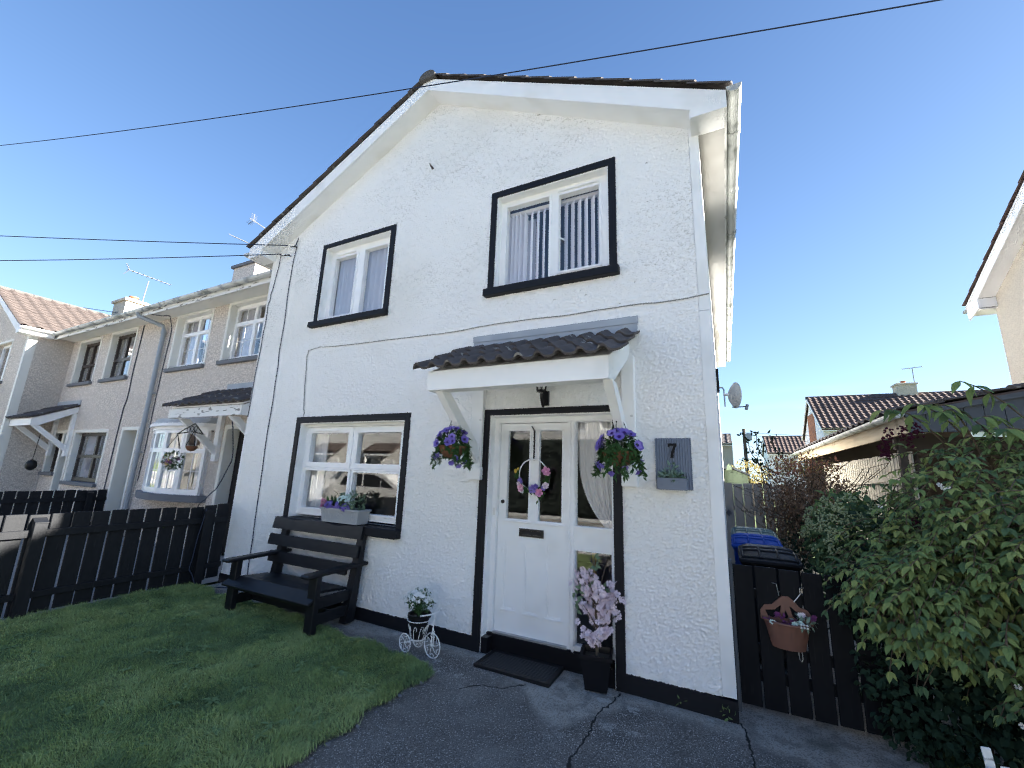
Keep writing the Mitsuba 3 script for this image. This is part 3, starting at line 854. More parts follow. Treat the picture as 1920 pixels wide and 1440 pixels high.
def terrace(label, x0, x1, holes):
    h = thing('terraced_house', label, 'house')
    p = R(x0, x1, -0.1, 4.92)
    for b in holes:
        p = p.difference(R(*b))
    part(h, 'wall', MB().prism(p, YT, YT + 0.28, 'y'), 'm_dash')
    part(h, 'rear_wall', MB().box(x0, x1, 7.2, 7.4, -0.1, 4.95), 'm_dash')
    part(h, 'roof', MB().prism(sg.Polygon([(0.45, 4.97), (4.0, 6.93), (7.7, 4.97), (7.7, 4.85), (4.0, 6.8), (0.45, 4.87)]), x0, x1, 'x'), 'm_tile')
    part(h, 'soffit', MB().box(x0, x1, 0.46, YT - 0.001, 4.862, 4.876), 'm_cream')
    part(h, 'fascia', MB().box(x0, x1, 0.44, 0.459, 4.80, 4.95), 'm_peel')
    an = np.linspace(math.pi, 2 * math.pi, 9)
    ring = [(0.375 + 0.06 * math.cos(t), 4.935 + 0.06 * math.sin(t)) for t in an] + [(0.375 + 0.053 * math.cos(t), 4.935 + 0.053 * math.sin(t)) for t in an[::-1]]
    g = part(h, 'gutter', MB().prism(sg.Polygon(ring), x0, x1, 'x'), 'm_gutter', 30)
    for x in np.arange(x0 + 0.35, x1, 0.75):
        br = [(0.375 + 0.067 * math.cos(t), 4.935 + 0.067 * math.sin(t)) for t in an] + [(0.375 + 0.0605 * math.cos(t), 4.935 + 0.0605 * math.sin(t)) for t in an[::-1]]
        part(g, 'bracket', MB().prism(sg.Polygon(br), x, x + 0.07, 'x'), 'm_gutter_grey', 30)
    part(h, 'interior', MB().box(x0, x1, 4.0, 4.02, 0, 4.8).box(x0, x1, YT + 0.3, 4, 2.5, 2.55).box(x0, x1, YT + 0.3, 4, 0.05, 0.1).box(x0 + .01, x0 + .03, YT + 0.3, 4, 0, 4.8).box(x1 - .03, x1 - .01, YT + 0.3, 4, 0, 4.8), 'm_inside')
    return h


def canopy(holder, x0, x1, ncols, flash, tile=True, posts=None, label=None, fm='m_peel', yf=-0.0):
    zt2 = lambda y: 2.985 + 0.505 * (y - YT)
    c = part(holder, 'canopy', MB().prism(sg.Polygon([(yf, zt2(yf) - 0.04), (YT - .002, zt2(YT) - 0.04), (YT - .002, zt2(YT) - 0.06), (yf, zt2(yf) - 0.06)]), x0 + .02, x1 - .02, 'x'), 'm_paint', label=label)
    part(c, 'fascia', MB().box(x0, x1, yf - 0.022, yf, 2.375, 2.535), fm)
    for x in (x0, x1 - 0.022):
        part(c, 'bargeboard', MB().prism(sg.Polygon([(yf, 2.375), (yf, 2.53), (YT - .002, zt2(YT) - 0.045), (YT - .002, zt2(YT) - 0.20), (yf + 0.11, 2.375)]), x, x + 0.022, 'x'), 'm_paint')
    for xs in posts:
        part(c, 'post', MB().box(xs - 0.065, xs + 0.065, YT - 0.07, YT - 0.001, 1.66, 2.75), 'm_paint')
        part(c, 'strut', MB().prism(sg.Polygon([(YT - 0.071, 1.78), (YT - 0.071, 1.93), (yf + 0.16, 2.375), (yf + 0.02, 2.375), (yf + 0.02, 2.36)]), xs - 0.035, xs + 0.035, 'x'), 'm_paint')
    part(c, 'flashing', MB().box(flash[0], flash[1], YT - 0.02, YT - 0.001, 2.99, 3.12), 'm_lead')
    if tile:
        slope_tiles(c, [x0 - 0.10, yf - 0.085, zt2(yf - 0.085) - 0.012], [1, 0, 0], unit([0, 1, 0.505]), (x1 - x0 + 0.15) / ncols, 0.325, ncols, 3, 'm_tile', lambda a, b: True, 'tile', roll=0.036, over=0.05, th=0.02)
    return c


W1, W2 = (-8.85, -7.45, 3.60, 4.825), (-10.85, -9.5, 3.60, 4.825)
W3, W4 = (-14.02, -12.74, 3.58, 4.80), (-15.9, -14.66, 3.58, 4.78)
GW, PASS, DA, DB, BAY = (-14.80, -13.06, 1.04, 2.27), (-12.29, -11.62, 0, 2.30), (-8.24, -7.2, 0, 2.27), (-15.45, -15.0, 0, 2.27), (-10.72, -8.66, 1.05, 2.27)
SW = (-16.25, -15.55, 1.22, 2.27)
TA = terrace('grey pebbledash terraced house with bow window next to the white house', -12.42, -6.24, [W1, W2, PASS, DA, BAY])
for b, m in ((W1, [-8.17]), (W2, [-10.20])):
    terrace_window(TA, *b, 'm_upvc', m, 4.42, bars=True)
TB = terrace('grey pebbledash terraced house with brown window frames, second from the white house', -16.42, -12.42, [W3, W4, GW, DB, SW])
for b, m, t in ((W3, [-13.48], 4.12), (W4, [-15.40], 4.12), (GW, [-13.86], 1.68)):
    terrace_window(TB, *b, 'm_brown', m, t)
terrace_window(TB, *SW, 'm_brown', [], 1.75)
for holder, b, dm, lab in ((TA, DA, 'm_black', 'black front door in a deep white reveal'), (TB, DB, 'm_brown', 'dark brown front door')):
    dd = part(holder, 'door', MB().box(b[0] + 0.02, b[1] - 0.02, YT + 0.22, YT + 0.27, 0.05, b[3] - 0.02), dm, label=lab)
    part(dd, 'surround', MB().prism(R(b[0] - 0.07, b[1] + 0.07, 0, b[3] + 0.07).difference(R(b[0], b[1], -1, b[3])), YT - 0.012, YT + 0.02, 'y'), 'm_cream')
    part(dd, 'reveal', opening_liner(*b, YT - 0.003, YT + 0.22, bottom=False), 'm_cream')
    for k in range(4):
        a = b[0] + 0.1 + (b[1] - b[0] - 0.2) * k / 4
        part(dd, 'panel', MB().box(a, a + (b[1] - b[0] - 0.3) / 4, YT + 0.205, YT + 0.2195, 0.2, 2.1), dm)
pa = part(TA, 'passage', MB().box(PASS[0], PASS[1], 3.2, 3.24, -0.1, 2.3).box(PASS[0] + .012, PASS[0] + .03, YT + 0.281, 3.2, -0.1, 2.3).box(PASS[1] - .03, PASS[1] - .012, YT + .281, 3.2, -0.1, 2.3).box(PASS[0], PASS[1], YT + .281, 3.2, 2.301, 2.32), 'm_beige')
part(pa, 'surround', MB().prism(R(PASS[0] - 0.06, PASS[1] + 0.06, 0, PASS[3] + 0.06).difference(R(PASS[0], PASS[1], -1, PASS[3])), YT - 0.012, YT + 0.02, 'y'), 'm_cream')
part(pa, 'reveal', opening_liner(*PASS, YT - 0.003, YT + 0.28, bottom=False), 'm_cream')
# bow window
bx = [-10.70, -10.22, -9.69, -9.16, -8.68]
by = [YT - 0.06, YT - 0.22, YT - 0.28, YT - 0.22, YT - 0.06]
bw = part(TA, 'bow_window', MB().prism(sg.Polygon([(-10.86, YT), (-10.8, YT - 0.12)] + [(x, y - 0.12) for x, y in zip(bx, by)] + [(-8.58, YT - 0.12), (-8.52, YT)]), 0.91, 1.03, 'z'), 'm_sill', label='white bow window with leaded grey top')
part(bw, 'head', MB().prism(sg.Polygon([(-10.82, YT)] + [(x, y - 0.05) for x, y in zip(bx, by)] + [(-8.56, YT)]), 2.235, 2.30, 'z').prism(sg.Polygon([(-10.88, YT)] + [(x, y - 0.12) for x, y in zip(bx, by)] + [(-8.50, YT)]), 2.302, 2.36, 'z'), 'm_paint')
part(bw, 'lead_cap', MB().prism(sg.Polygon([(-10.84, YT)] + [(x, y - 0.09) for x, y in zip(bx, by)] + [(-8.54, YT)]), 2.362, 2.40, 'z').prism(sg.Polygon([(-10.8, YT)] + [(x, y - 0.03) for x, y in zip(bx, by)] + [(-8.58, YT)]), 2.402, 2.47, 'z'), 'm_lead')
for k in range(4):
    p0, p1 = A([bx[k], by[k], 0]), A([bx[k + 1], by[k + 1], 0])
    t = unit(p1 - p0); n = A([t[1], -t[0], 0]); L = np.linalg.norm(p1 - p0)
    hs = [(0.06, L - 0.06, 1.13, 1.80), (0.06, L - 0.06, 1.88, 2.17)]
    pp = R(0, L, 1.032, 2.233)
    for q_ in hs:
        pp = pp.difference(R(*q_))
    fm = MB().prism(pp, -0.03, 0.03, 'y').mesh()
    v = A(fm.vertices)
    fr_ = MB().add(p0 + v[:, :1] * t + v[:, 1:2] * -n + v[:, 2:] * A([0, 0, 1]), fm.faces)
    for a, b, c, e in hs:
        m_ = (a + b) / 2
        fr_.bar(p0 + t * m_ + [0, 0, c], p0 + t * m_ + [0, 0, e], 0.012, 0.012, up=n)
        if e - c > 0.4:
            fr_.bar(p0 + t * a + [0, 0, (c + e) / 2], p0 + t * b + [0, 0, (c + e) / 2], 0.012, 0.012)
    s_ = part(bw, 'light', fr_, 'm_upvc')
    g = MB()
    for a, b, c, e in hs:
        g.sheet(A([[p0 + t * a + [0, 0, c], p0 + t * b + [0, 0, c]], [p0 + t * a + [0, 0, e], p0 + t * b + [0, 0, e]]]))
    part(bw, 'pane', g, 'm_glass')
part(bw, 'curtain', pleated(-10.6, -9.9, 1.05, 2.23, YT + 0.15, 0.07, 0.02), 'm_curtain', True)
part(bw, 'curtain', pleated(-9.35, -8.75, 1.05, 2.23, YT + 0.15, 0.07, 0.02), 'm_curtain', True)
canopy(TA, -8.72, -6.6, 11, (-8.46, -6.7), posts=[-8.42, -6.95], label='peeling white door canopy with dark tiles', yf=0.13)
canopy(TB, -16.40, -14.98, 8, (-16.40, -14.95), posts=[-15.05, -16.1], label='white door canopy in the corner with missing edge tiles', fm='m_paint', yf=0.10)
part(TA, 'air_vent', MB().box(-9.9, -9.5, YT - 0.012, YT, 0.66, 0.74), 'm_upvc')
# downpipe and cables
single('downpipe', 'grey plastic downpipe between the two terraced houses', 'downpipe', MB().tube([[-11.55, 0.375, 4.88], [-11.55, 0.40, 4.80], [-11.30, 0.78, 4.66], [-11.25, 0.80, 4.55], [-11.25, 0.80, 0.0]], 0.045, 10).lathe([(0.055, -0.03), (0.055, 0.03)], [-11.25, 0.80, 4.5], 12).lathe([(0.055, -0.03), (0.055, 0.03)], [-11.25, 0.80, 3.1], 12).lathe([(0.055, -0.03), (0.055, 0.03)], [-11.25, 0.80, 1.8], 12).box(-11.32, -11.18, 0.79, YT, 3.08, 3.11).box(-11.32, -11.18, 0.79, YT, 1.78, 1.81), 'm_gutter_grey', 40)
single('wall_cable', 'black cable down the pebbledash wall beside the passage opening', 'cable', MB().tube(wav([(-12.405, YT - .012, 4.845), (-12.45, YT - .012, 3.7), (-12.43, YT - .012, 3.05), (-12.52, YT - .012, 2.8), (-12.57, YT - .012, 0.3)], 40, 0.02), 0.010, 5), 'm_wire', True)
single('wall_cable', 'black cable looping from the gutter beside the grey downpipe', 'cable', MB().tube(wav([(-11.35, 0.45, 4.86), (-11.0, 0.75, 4.84), (-11.05, YT - .012, 4.6), (-11.1, YT - .012, 3.7), (-11.12, YT - .012, 1.2)], 40, 0.03), 0.008, 5), 'm_wire', True)
single('wall_cable', 'loose black cable hanging in front of the black neighbouring door', 'cable', MB().tube(wav([(-6.95, 0.15, 2.55), (-6.98, 0.25, 2.2), (-7.1, 0.4, 1.7), (-7.6, 0.5, 1.2), (-8.0, 0.5, 0.95), (-8.4, 0.5, 0.3)], 40, 0.03), 0.008, 5), 'm_wire', True)


def lantern(p, label, up=True, s=1.0):
    t = thing('wall_lantern', label, 'lamp')
    x, y, z = p
    L = 0.20 * s
    part(t, 'back_plate', MB().obox([x, y - 0.012, z], np.eye(3), [0.035 * s, 0.012, 0.075 * s], 0.006), 'm_gloss_black')
    part(t, 'arm', MB().tube([[x, y - 0.02, z - 0.03 * s], [x, y - 0.09 * s, z - 0.09 * s], [x, y - 0.135 * s, z - 0.02 * s], [x, y - 0.14 * s, z + 0.03 * s]] if up else [[x, y - 0.02, z + 0.05 * s], [x, y - 0.1 * s, z + 0.12 * s], [x, y - 0.14 * s, z + 0.06 * s]], 0.016 * s, 8), 'm_gloss_black', 40)
    c = A([x, y - 0.14 * s, z + 0.06 * s]) if up else A([x, y - 0.14 * s, z - 0.17 * s])
    r0, r1 = 0.045 * s, 0.075 * s
    cage = MB()
    for k in range(6):
        a = k * math.pi / 3
        cage.tube([c + [r0 * math.cos(a), r0 * math.sin(a), 0], c + [r1 * math.cos(a), r1 * math.sin(a), L]], 0.006 * s, 5)
    cage.lathe([(0.0, -0.02 * s), (r0 * 1.15, -0.015 * s), (r0 * 1.15, 0.005 * s), (0.0, 0.005 * s)], c, 6)
    part(t, 'cage', cage, 'm_gloss_black')
    part(t, 'cap', MB().lathe([(r1 * 1.15, L - 0.005), (r1 * 1.2, L + 0.01), (0.03 * s, L + 0.06 * s), (0.012 * s, L + 0.075 * s), (0.0, L + 0.10 * s)], c, 6), 'm_gloss_black')
    g = MB()
    for k in range(6):
        a, b = k * math.pi / 3, (k + 1) * math.pi / 3
        e = lambda q, r, zz: c + [r * math.cos(q), r * math.sin(q), zz]
        g.sheet(A([[e(a, r0 * .97, 0.006), e(b, r0 * .97, 0.006)], [e(a, r1 * .97, L - .006), e(b, r1 * .97, L - .006)]]))
    part(t, 'pane', g, 'm_glass')
    part(t, 'bulb', MB().ball(c + [0, 0, L * 0.4], [0.022 * s, 0.022 * s, 0.045 * s], 2), 'm_paint', True)
    return t


lantern((-1.485, 0.0, 2.36), 'black lantern on the white wall under the porch canopy', True, 0.95)
lantern((-7.28, YT, 2.40), 'black lantern beside the neighbouring black door', False, 1.0)

# ------------------------------------------------------------------ far left gable house
G = thing('gable_house', 'grey pebbledash gable house with pinkish tiled roof at the far left', 'house')
GX = -19.57
gp = sg.Polygon([(-22.72, -0.1), (-16.43, -0.1), (-16.43, ZE), (GX, 6.53), (-22.72, ZE)]).difference(R(-18.9, -17.62, 3.6, 4.78)).difference(R(-19.6, -17.9, 1.0, 2.2))
part(G, 'wall', MB().prism(gp, 0.0, 0.28, 'y').box(-16.71, -16.43, 0.28, 7.4, -0.1, ZE).box(-22.72, -22.4, 0.28, 7.4, -0.1, ZE), 'm_dash')
part(G, 'corner_band', MB().box(-16.56, -16.424, -0.008, 0.16, -0.1, 4.85), 'm_cream')
part(G, 'interior', MB().box(-22.3, -16.8, 3.0, 3.05, 0, 4.8), 'm_inside')
for b, m in (((-18.9, -17.62, 3.6, 4.78), -18.26), ((-19.6, -17.9, 1.0, 2.2), -18.75)):
    hs = [(b[0] + 0.07, m - 0.04, b[2] + 0.1, b[3] - 0.07), (m + 0.04, b[1] - 0.07, b[2] + 0.1, b[3] - 0.07)]
    w = part(G, 'window', window_frame(*b, hs, 0.12), 'm_upvc')
    part(w, 'surround', MB().prism(R(b[0] - 0.06, b[1] + 0.06, b[2], b[3] + 0.06).difference(R(b[0], b[1], b[2] - 1, b[3])), -0.012, 0.02, 'y'), 'm_cream')
    part(w, 'sill', MB().box(b[0] - 0.08, b[1] + 0.08, -0.07, 0.14, b[2] - 0.06, b[2] + 0.02), 'm_sill')
    panes(w, hs, 0.14)
    part(w, 'curtain', pleated(b[0], b[1], b[2], b[3], 0.3, 0.08), 'm_net', True)
gable_roof(G, GX, 3.37, 6.665, 0.503, -0.25, 7.6, 'm_pink', 'm_pink', 'm_paint', rows=12, w=0.30, pick=lambda s, c, r: s > 0 and c < 13)
for s in (-1, 1):
    xe, xi = GX + s * 3.36, GX + s * 3.07
    zt3 = lambda x: 6.655 - 0.503 * abs(x - GX)
    zb3 = lambda x: 6.482 - 0.522 * abs(x - GX)
    part(G, 'bargeboard', MB().prism(sg.Polygon([(GX, zt3(GX)), (xe, zt3(xe)), (xe, 4.80), (xi, 4.80), (xi, zb3(xi)), (GX, zb3(GX))]), -0.25, -0.232, 'y'), 'm_paint')
    part(G, 'soffit', MB().prism(sg.Polygon([(GX, zb3(GX) + 0.012), (xi, zb3(xi) + 0.012), (xi, zb3(xi) + 0.03), (GX, zb3(GX) + 0.03)]), -0.231, 0.0, 'y').prism(R(xi, xe - s * 0.012, 4.80, 4.815), -0.231, 0.40 if s > 0 else 7, 'y'), 'm_paint')
    part(G, 'fascia', MB().box(xe - 0.02 * s, xe, -0.231, 0.40 if s > 0 else 7, 4.80, 4.96), 'm_paint')
    if s > 0:
        an = np.linspace(math.pi, 2 * math.pi, 9)
        gx = xe + 0.065
        part(G, 'gutter', MB().prism(sg.Polygon([(gx + 0.062 * math.cos(t), 4.965 + 0.062 * math.sin(t)) for t in an] + [(gx + 0.055 * math.cos(t), 4.965 + 0.055 * math.sin(t)) for t in an[::-1]]), -0.26, 0.44, 'y'), 'm_paint', 30)


def chimney(label, x0, x1, y0, y1, z0, z1, pots, mats='m_chimney', top='m_chimney'):
    t = thing('chimney', label, 'chimney')
    part(t, 'stack', MB().box(x0, x1, y0, y1, z0, z1 - 0.13), mats)
    part(t, 'cap', MB().box(x0 - 0.07, x1 + 0.07, y0 - 0.07, y1 + 0.07, z1 - 0.129, z1 - 0.03, 0.01).box(x0, x1, y0, y1, z1 - 0.029, z1), top)
    for x, y in pots:
        part(t, 'pot', MB().lathe([(0.10, z1), (0.13, z1 + 0.02), (0.115, z1 + 0.06), (0.125, z1 + 0.12), (0.145, z1 + 0.13), (0.145, z1 + 0.17), (0.10, z1 + 0.17), (0.09, z1 + 0.1), (0.0, z1 + 0.1)], [x, y, 0], 14), 'm_terra_pot', 40)
    return t


chimney('cream chimney stack with a red clay pot on the far left roof', -20.15, -19.20, 2.68, 3.30, 5.2, 7.47, [(-19.55, 3.0)])
chimney('pebbledash chimney stack close behind the left eave of the white house', -14.1, -12.95, 3.45, 4.05, 5.5, 8.05, [], 'm_dash', 'm_sill')


def yagi(label, base, top, ax, L, n, mid=None, refl=True, r=0.014, cross=0.13, mast=True):
    t = thing('tv_aerial', label, 'aerial')
    if mast:
        part(t, 'mast', MB().tube([base, top], r * 1.3, 6), 'm_alu')
    ax = unit(ax)
    c = A(top if mid is None else mid)
    side = unit(np.cross(ax, [0, 0, 1]))
    u = np.cross(side, ax)
    part(t, 'boom', MB().tube([c - ax * L * 0.5, c + ax * L * 0.5], r, 6), 'm_alu')
    for k in range(n):
        p = c + ax * (L * (k / (n - 1) - 0.5))
        w = cross * (1 - 0.3 * k / n)
        part(t, 'element', MB().tube([p - side * w, p + side * w], r * 0.75, 5), 'm_alu')
    if refl:
        p = c - ax * L * 0.47
        for sg_ in (1, -1):
            gr = MB()
            for k in range(4):
                q_ = p + (u * sg_ * 0.8 - ax * 0.5) * (0.04 + 0.06 * k)
                gr.tube([q_ - side * 0.11, q_ + side * 0.11], r * 0.4, 4)
            gr.tube([p, p + (u * sg_ * 0.8 - ax * 0.5) * 0.27], r * 0.7, 5)
            part(t, 'reflector', gr, 'm_alu')
    return t


yagi('white television aerial on a mast above the far left chimney', [-19.4, 3.2, 7.3], [-19.4, 3.26, 8.40], [0.05, 1.0, -0.03], 1.33, 10, mid=[-19.4, 3.27, 8.55])
yagi('upper television aerial behind the left eave of the white house', [-13.2, 3.8, 7.9], [-13.2, 3.8, 9.35], [0.82, 0.1, -0.55], 1.1, 8, mid=[-13.62, 3.8, 9.6])
yagi('lower television aerial behind the left eave of the white house', [-13.6, 3.8, 7.9], [-13.75, 3.8, 8.85], [1.28, 0.1, -0.64], 1.45, 8, mid=[-14.55, 3.8, 9.26], refl=False)


def wire(label, a, b, sag, r=0.009):
    t = np.linspace(0, 1, 24)
    p = A(a)[None] * (1 - t[:, None]) + A(b)[None] * t[:, None]
    p[:, 2] -= sag * 4 * t * (1 - t)
    single('overhead_wire', label, 'wire', MB().tube(p, r, 5), 'm_wire', True)


a, b = A([-12.482, -2.0, 7.715]), A([1.645, 0.0, 5.429])
wire('long overhead wire crossing the sky in front of the gable peak', a + (a - b) * 0.5 + [0, 0, .24], b + (b - a) * 0.25 + [0, 0, .12], 0.33, 0.0062)
wire('upper overhead wire running left from the cable clamp under the eave', [-5.757, -0.11, 4.935], A([-5.757, -0.11, 4.935]) + 2.2 * (A([-10.41, -2.0, 5.211]) - A([-5.757, -0.11, 4.935])), 0.05, 0.007)
wire('lower overhead wire running left from the cable clamp under the eave', [-5.87, -0.11, 4.815], A([-5.87, -0.11, 4.815]) + 2.2 * (A([-9.993, -2.0, 4.707]) - A([-5.87, -0.11, 4.815])), 0.08, 0.007)
wire('faint overhead wire running to the far left chimney', [-19.6, 2.65, 6.9], [-30, -1.5, 8.6], 0.05, 0.011)

# ------------------------------------------------------------------ neighbours on the right and behind
N = thing('beige_house', 'beige roughcast gable house partly in view at the right edge', 'house')
nb_f, nb_r, nb_b, nb_ze, nb_zr = -0.65, 3.10, 6.85, 5.07, 7.06      # front eave, ridge, back eave
nbp = sg.Polygon([(nb_f + .25, -.1), (nb_b - .35, -.1), (nb_b - .35, nb_ze), (nb_r, nb_zr - .12), (nb_f + .25, nb_ze)])
part(N, 'wall', MB().prism(nbp, 4.6, 4.9, 'x').box(4.9, 11.0, nb_f + .25, nb_f + .5, -.1, nb_ze).box(4.9, 11.0, nb_b - .6, nb_b - .35, -.1, nb_ze).prism(nbp, 11.0, 11.2, 'x'), 'm_beige')
nr = part(N, 'roof', MB().prism(sg.Polygon([(nb_f, nb_ze), (nb_r, nb_zr), (nb_b, nb_ze), (nb_b, nb_ze - .07), (nb_r, nb_zr - .09), (nb_f, nb_ze - .07)]), 4.38, 11.3, 'x'), 'm_brown_tile')
nl = math.hypot(nb_b - nb_r, nb_zr - nb_ze) / 12
slope_tiles(nr, [11.23, nb_b + .03, nb_ze + .01], [-1, 0, 0], unit([0, nb_r - nb_b, nb_zr - nb_ze]), .30, nl, 23, 12, 'm_brown_tile', lambda c, r: c == 22)
slope_tiles(nr, [4.33, nb_f - .03, nb_ze + .01], [1, 0, 0], unit([0, nb_r - nb_f, nb_zr - nb_ze]), .30, nl, 23, 12, 'm_brown_tile', lambda c, r: c == 0)
for s, ye in ((1, nb_b), (-1, nb_f)):
    yi = ye - s * .42
    zz = lambda y: nb_zr - .02 - (nb_zr - nb_ze) / 3.75 * abs(y - nb_r)
    part(N, 'bargeboard', MB().prism(sg.Polygon([(nb_r, zz(nb_r) - .05), (ye, zz(ye) - .05), (ye - s * .03, zz(ye) - .28), (yi, zz(ye) - .17), (yi, zz(yi) - .22), (nb_r, zz(nb_r) - .22)]), 4.36, 4.38, 'x'), 'm_paint')
    part(N, 'verge_strip', MB().prism(sg.Polygon([(nb_r, zz(nb_r)), (ye, zz(ye)), (ye, zz(ye) - .05), (nb_r, zz(nb_r) - .05)]), 4.352, 4.372, 'x'), 'm_cream')
    part(N, 'soffit', MB().prism(sg.Polygon([(nb_r, zz(nb_r) - .21), (yi, zz(yi) - .21), (yi, zz(yi) - .195), (nb_r, zz(nb_r) - .195)]), 4.381, 4.6, 'x').box(4.381, 11, min(yi, ye - s * .03), max(yi, ye - s * .03), zz(ye) - .20, zz(ye) - .185).box(4.381, 4.599, yi - .008, yi + .008, zz(ye) - .17, zz(yi) - .22), 'm_paint')
    part(N, 'fascia', MB().box(4.381, 11, ye - s * .03 - .01, ye - s * .03 + .01, zz(ye) - .20, zz(ye) - .06), 'm_paint')
    part(N, 'gutter', MB().box(4.34, 11.2, ye - s * .018, ye + s * .10, zz(ye) - .10, zz(ye) - .04, .012), 'm_gutter')


def far_house(label, x0, x1, ye, yr, ze, zr, wm, tm, name='far_house', w=0.3, rows=9, left_gable=True, fas='m_paint', gwm=None):
    t = thing(name, label, 'house')
    yb = 2 * yr - ye
    part(t, 'wall', MB().prism(sg.Polygon([(ye + 0.3, -0.1), (yb - 0.3, -0.1), (yb - 0.3, ze), (yr, zr - 0.15), (ye + 0.3, ze)]), x0 + 0.15, x1, 'x'), wm)
    part(t, 'bargeboard', MB().prism(sg.Polygon([(ye, ze - 0.12), (ye, ze + 0.08), (yr, zr + 0.02), (yb, ze + 0.08), (yb, ze - 0.12), (yr, zr - 0.2)]), x0 - 0.02, x0 + 0.02, 'x'), fas)
    part(t, 'fascia', MB().box(x0, x1, ye - 0.02, ye, ze - 0.12, ze + 0.06), fas)
    rf = part(t, 'roof', MB().prism(sg.Polygon([(ye - 0.05, ze + 0.02), (yr, zr), (yb, ze), (yb, ze - .06), (yr, zr - .08), (ye - 0.05, ze - .06)]), x0 + 0.03, x1, 'x'), tm)
    es = unit([0, yr - ye, zr - ze])
    L = math.hypot(yr - ye, zr - ze)
    slope_tiles(rf, [x0, ye - 0.06, ze + 0.03], [1, 0, 0], es, w, L / rows, int((x1 - x0) / w), rows, tm, lambda c, r: False, 'tile', roll=0.045, over=0.05, th=0.03)
    part(rf, 'ridge', MB().tube([[x0 - .05, yr, zr + 0.02], [x1, yr, zr + 0.02]], 0.12, 8), 'm_tile')
    return t


fh = far_house('white gable ended house with brown roll tiled roof behind the hedge', 5.30, 22.0, 26.6, 30.2, 4.82, 7.28, 'm_whitewash', 'm_brown_tile', w=0.32, rows=11)
part(fh, 'brick_strip', MB().box(5.425, 5.449, 29.2, 31.5, 3.0, 6.2), 'm_brick', label='red brick strip on the gable')
part(fh, 'roof_vent', MB().box(10.2, 10.55, 28.6, 28.75, 6.35, 6.47), 'm_whitewash')
part(fh, 'roof_vent', MB().box(8.7, 9.05, 27.5, 27.65, 5.6, 5.72), 'm_whitewash')
chimney('beige chimney stack on the ridge of the house behind the hedge', 10.0, 10.95, 29.9, 30.7, 6.2, 8.0, [(10.45, 30.3)])
yagi('small television aerial beside the chimney behind the hedge', [11.0, 30.3, 7.6], [11.0, 30.3, 9.0], [0.9, -0.4, 0.0], 0.9, 4, r=0.018, cross=0.25, refl=False)
chimney('small brown chimney at the right edge beside the beige wall', 17.9, 18.7, 30.2, 30.9, 6.0, 8.1, [])
far_house('distant tiled house low between the pole and the white gable', 3.85, 12.0, 44.8, 48.0, 4.42, 6.27, 'm_whitewash', 'm_brown_tile', w=0.36, rows=7)
far_house('sliver of a cream house far behind the white house wall', -12.0, 0.62, 30.0, 33.5, 4.2, 5.15, 'm_beige', 'm_tile', w=0.36, rows=6)
pt = thing('utility_pole', 'dark wooden utility pole with a grey box far behind the alley', 'pole')
part(pt, 'pole', MB().tube([[1.42, 30, -0.2], [1.40, 30, 5.25]], [0.13, 0.10], 8), 'm_pole', 40)
part(pt, 'box', MB().box(1.52, 1.86, 29.85, 30.15, 4.45, 4.95, 0.03), 'm_gutter_grey')
for z, lab in ((5.05, 'upper'), (4.9, 'lower')):
    wire(f'{lab} distant wire from the utility pole to the white gable end', [1.4, 30, z], [8.5, 32, z - 0.2 - (0.5 if lab == 'lower' else 0)], 0.1, 0.012)
bt = thing('tree', 'distant yellow green tree low behind the grey back fence', 'tree')

# ------------------------------------------------------------------ leaves and flowers
def leaf_shape(L=1.0, W=0.42, droop=0.30, fold=0.16):
    t = A([0, 0.18, 0.42, 0.68, 1.0])
    w = A([0.0, 0.62, 1.0, 0.66, 0.0]) * W / 2
    z = -droop * t ** 2 * L
    mid = np.stack([t * L, 0 * t, z], -1)
    lf = np.stack([t * L, w, z + fold * w * 2], -1)[1:4]
    rt = np.stack([t * L, -w, z + fold * w * 2], -1)[1:4]
    v = np.vstack([mid, lf, rt])
    f = [[0, 1, 5], [1, 2, 6], [1, 6, 5], [2, 3, 7], [2, 7, 6], [3, 4, 7], [0, 8, 1], [1, 9, 2], [1, 8, 9], [2, 10, 3], [2, 9, 10], [3, 10, 4]]
    return v, A(f)


SIMPLE = (A([[0, 0, 0], [0.5, 0.22, 0.03], [1, 0, -0.12], [0.5, -0.22, 0.03]]), A([[0, 2, 1], [0, 3, 2]]))


def batch(lv, pos, d, up, s):
    """copies of the leaf lv = (v, f): at pos, pointing along d, top towards up, size s"""
    v, f = lv
    pos, d, up = A(pos, float), unit(d), A(up, float)
    side = unit(np.cross(up, d)); up = np.cross(d, side)
    s = np.broadcast_to(A(s, float), (len(pos),))[:, None, None]
    V = pos[:, None] + s * (v[None, :, :1] * d[:, None] + v[None, :, 1:2] * side[:, None] + v[None, :, 2:] * up[:, None])
    F = f[None] + (np.arange(len(pos)) * len(v))[:, None, None]
    return V.reshape(-1, 3), F.reshape(-1, 3)


def sphere_dirs(n):
    return unit(rng.normal(size=(n, 3)))


def petals(k, r, cup=0.25, wid=0.62, notch=0.0):
    """flat flower of k rounded petals, facing +z"""
    m = MB()
    for i in range(k):
        a = 2 * math.pi * i / k + rng.uniform(-.1, .1)
        c, s = math.cos(a), math.sin(a)
        pts = A([[0.06, 0, 0], [0.45, wid * .42, cup * .25], [0.85, wid * .42, cup * .7], [1.0 - notch, 0, cup * .85], [0.85, -wid * .42, cup * .7], [0.45, -wid * .42, cup * .25]]) * r
        v = np.stack([pts[:, 0] * c - pts[:, 1] * s, pts[:, 0] * s + pts[:, 1] * c, pts[:, 2]], -1)
        m.add(v, [[0, 1, 5], [1, 2, 5], [2, 4, 5], [2, 3, 4]])
    return m


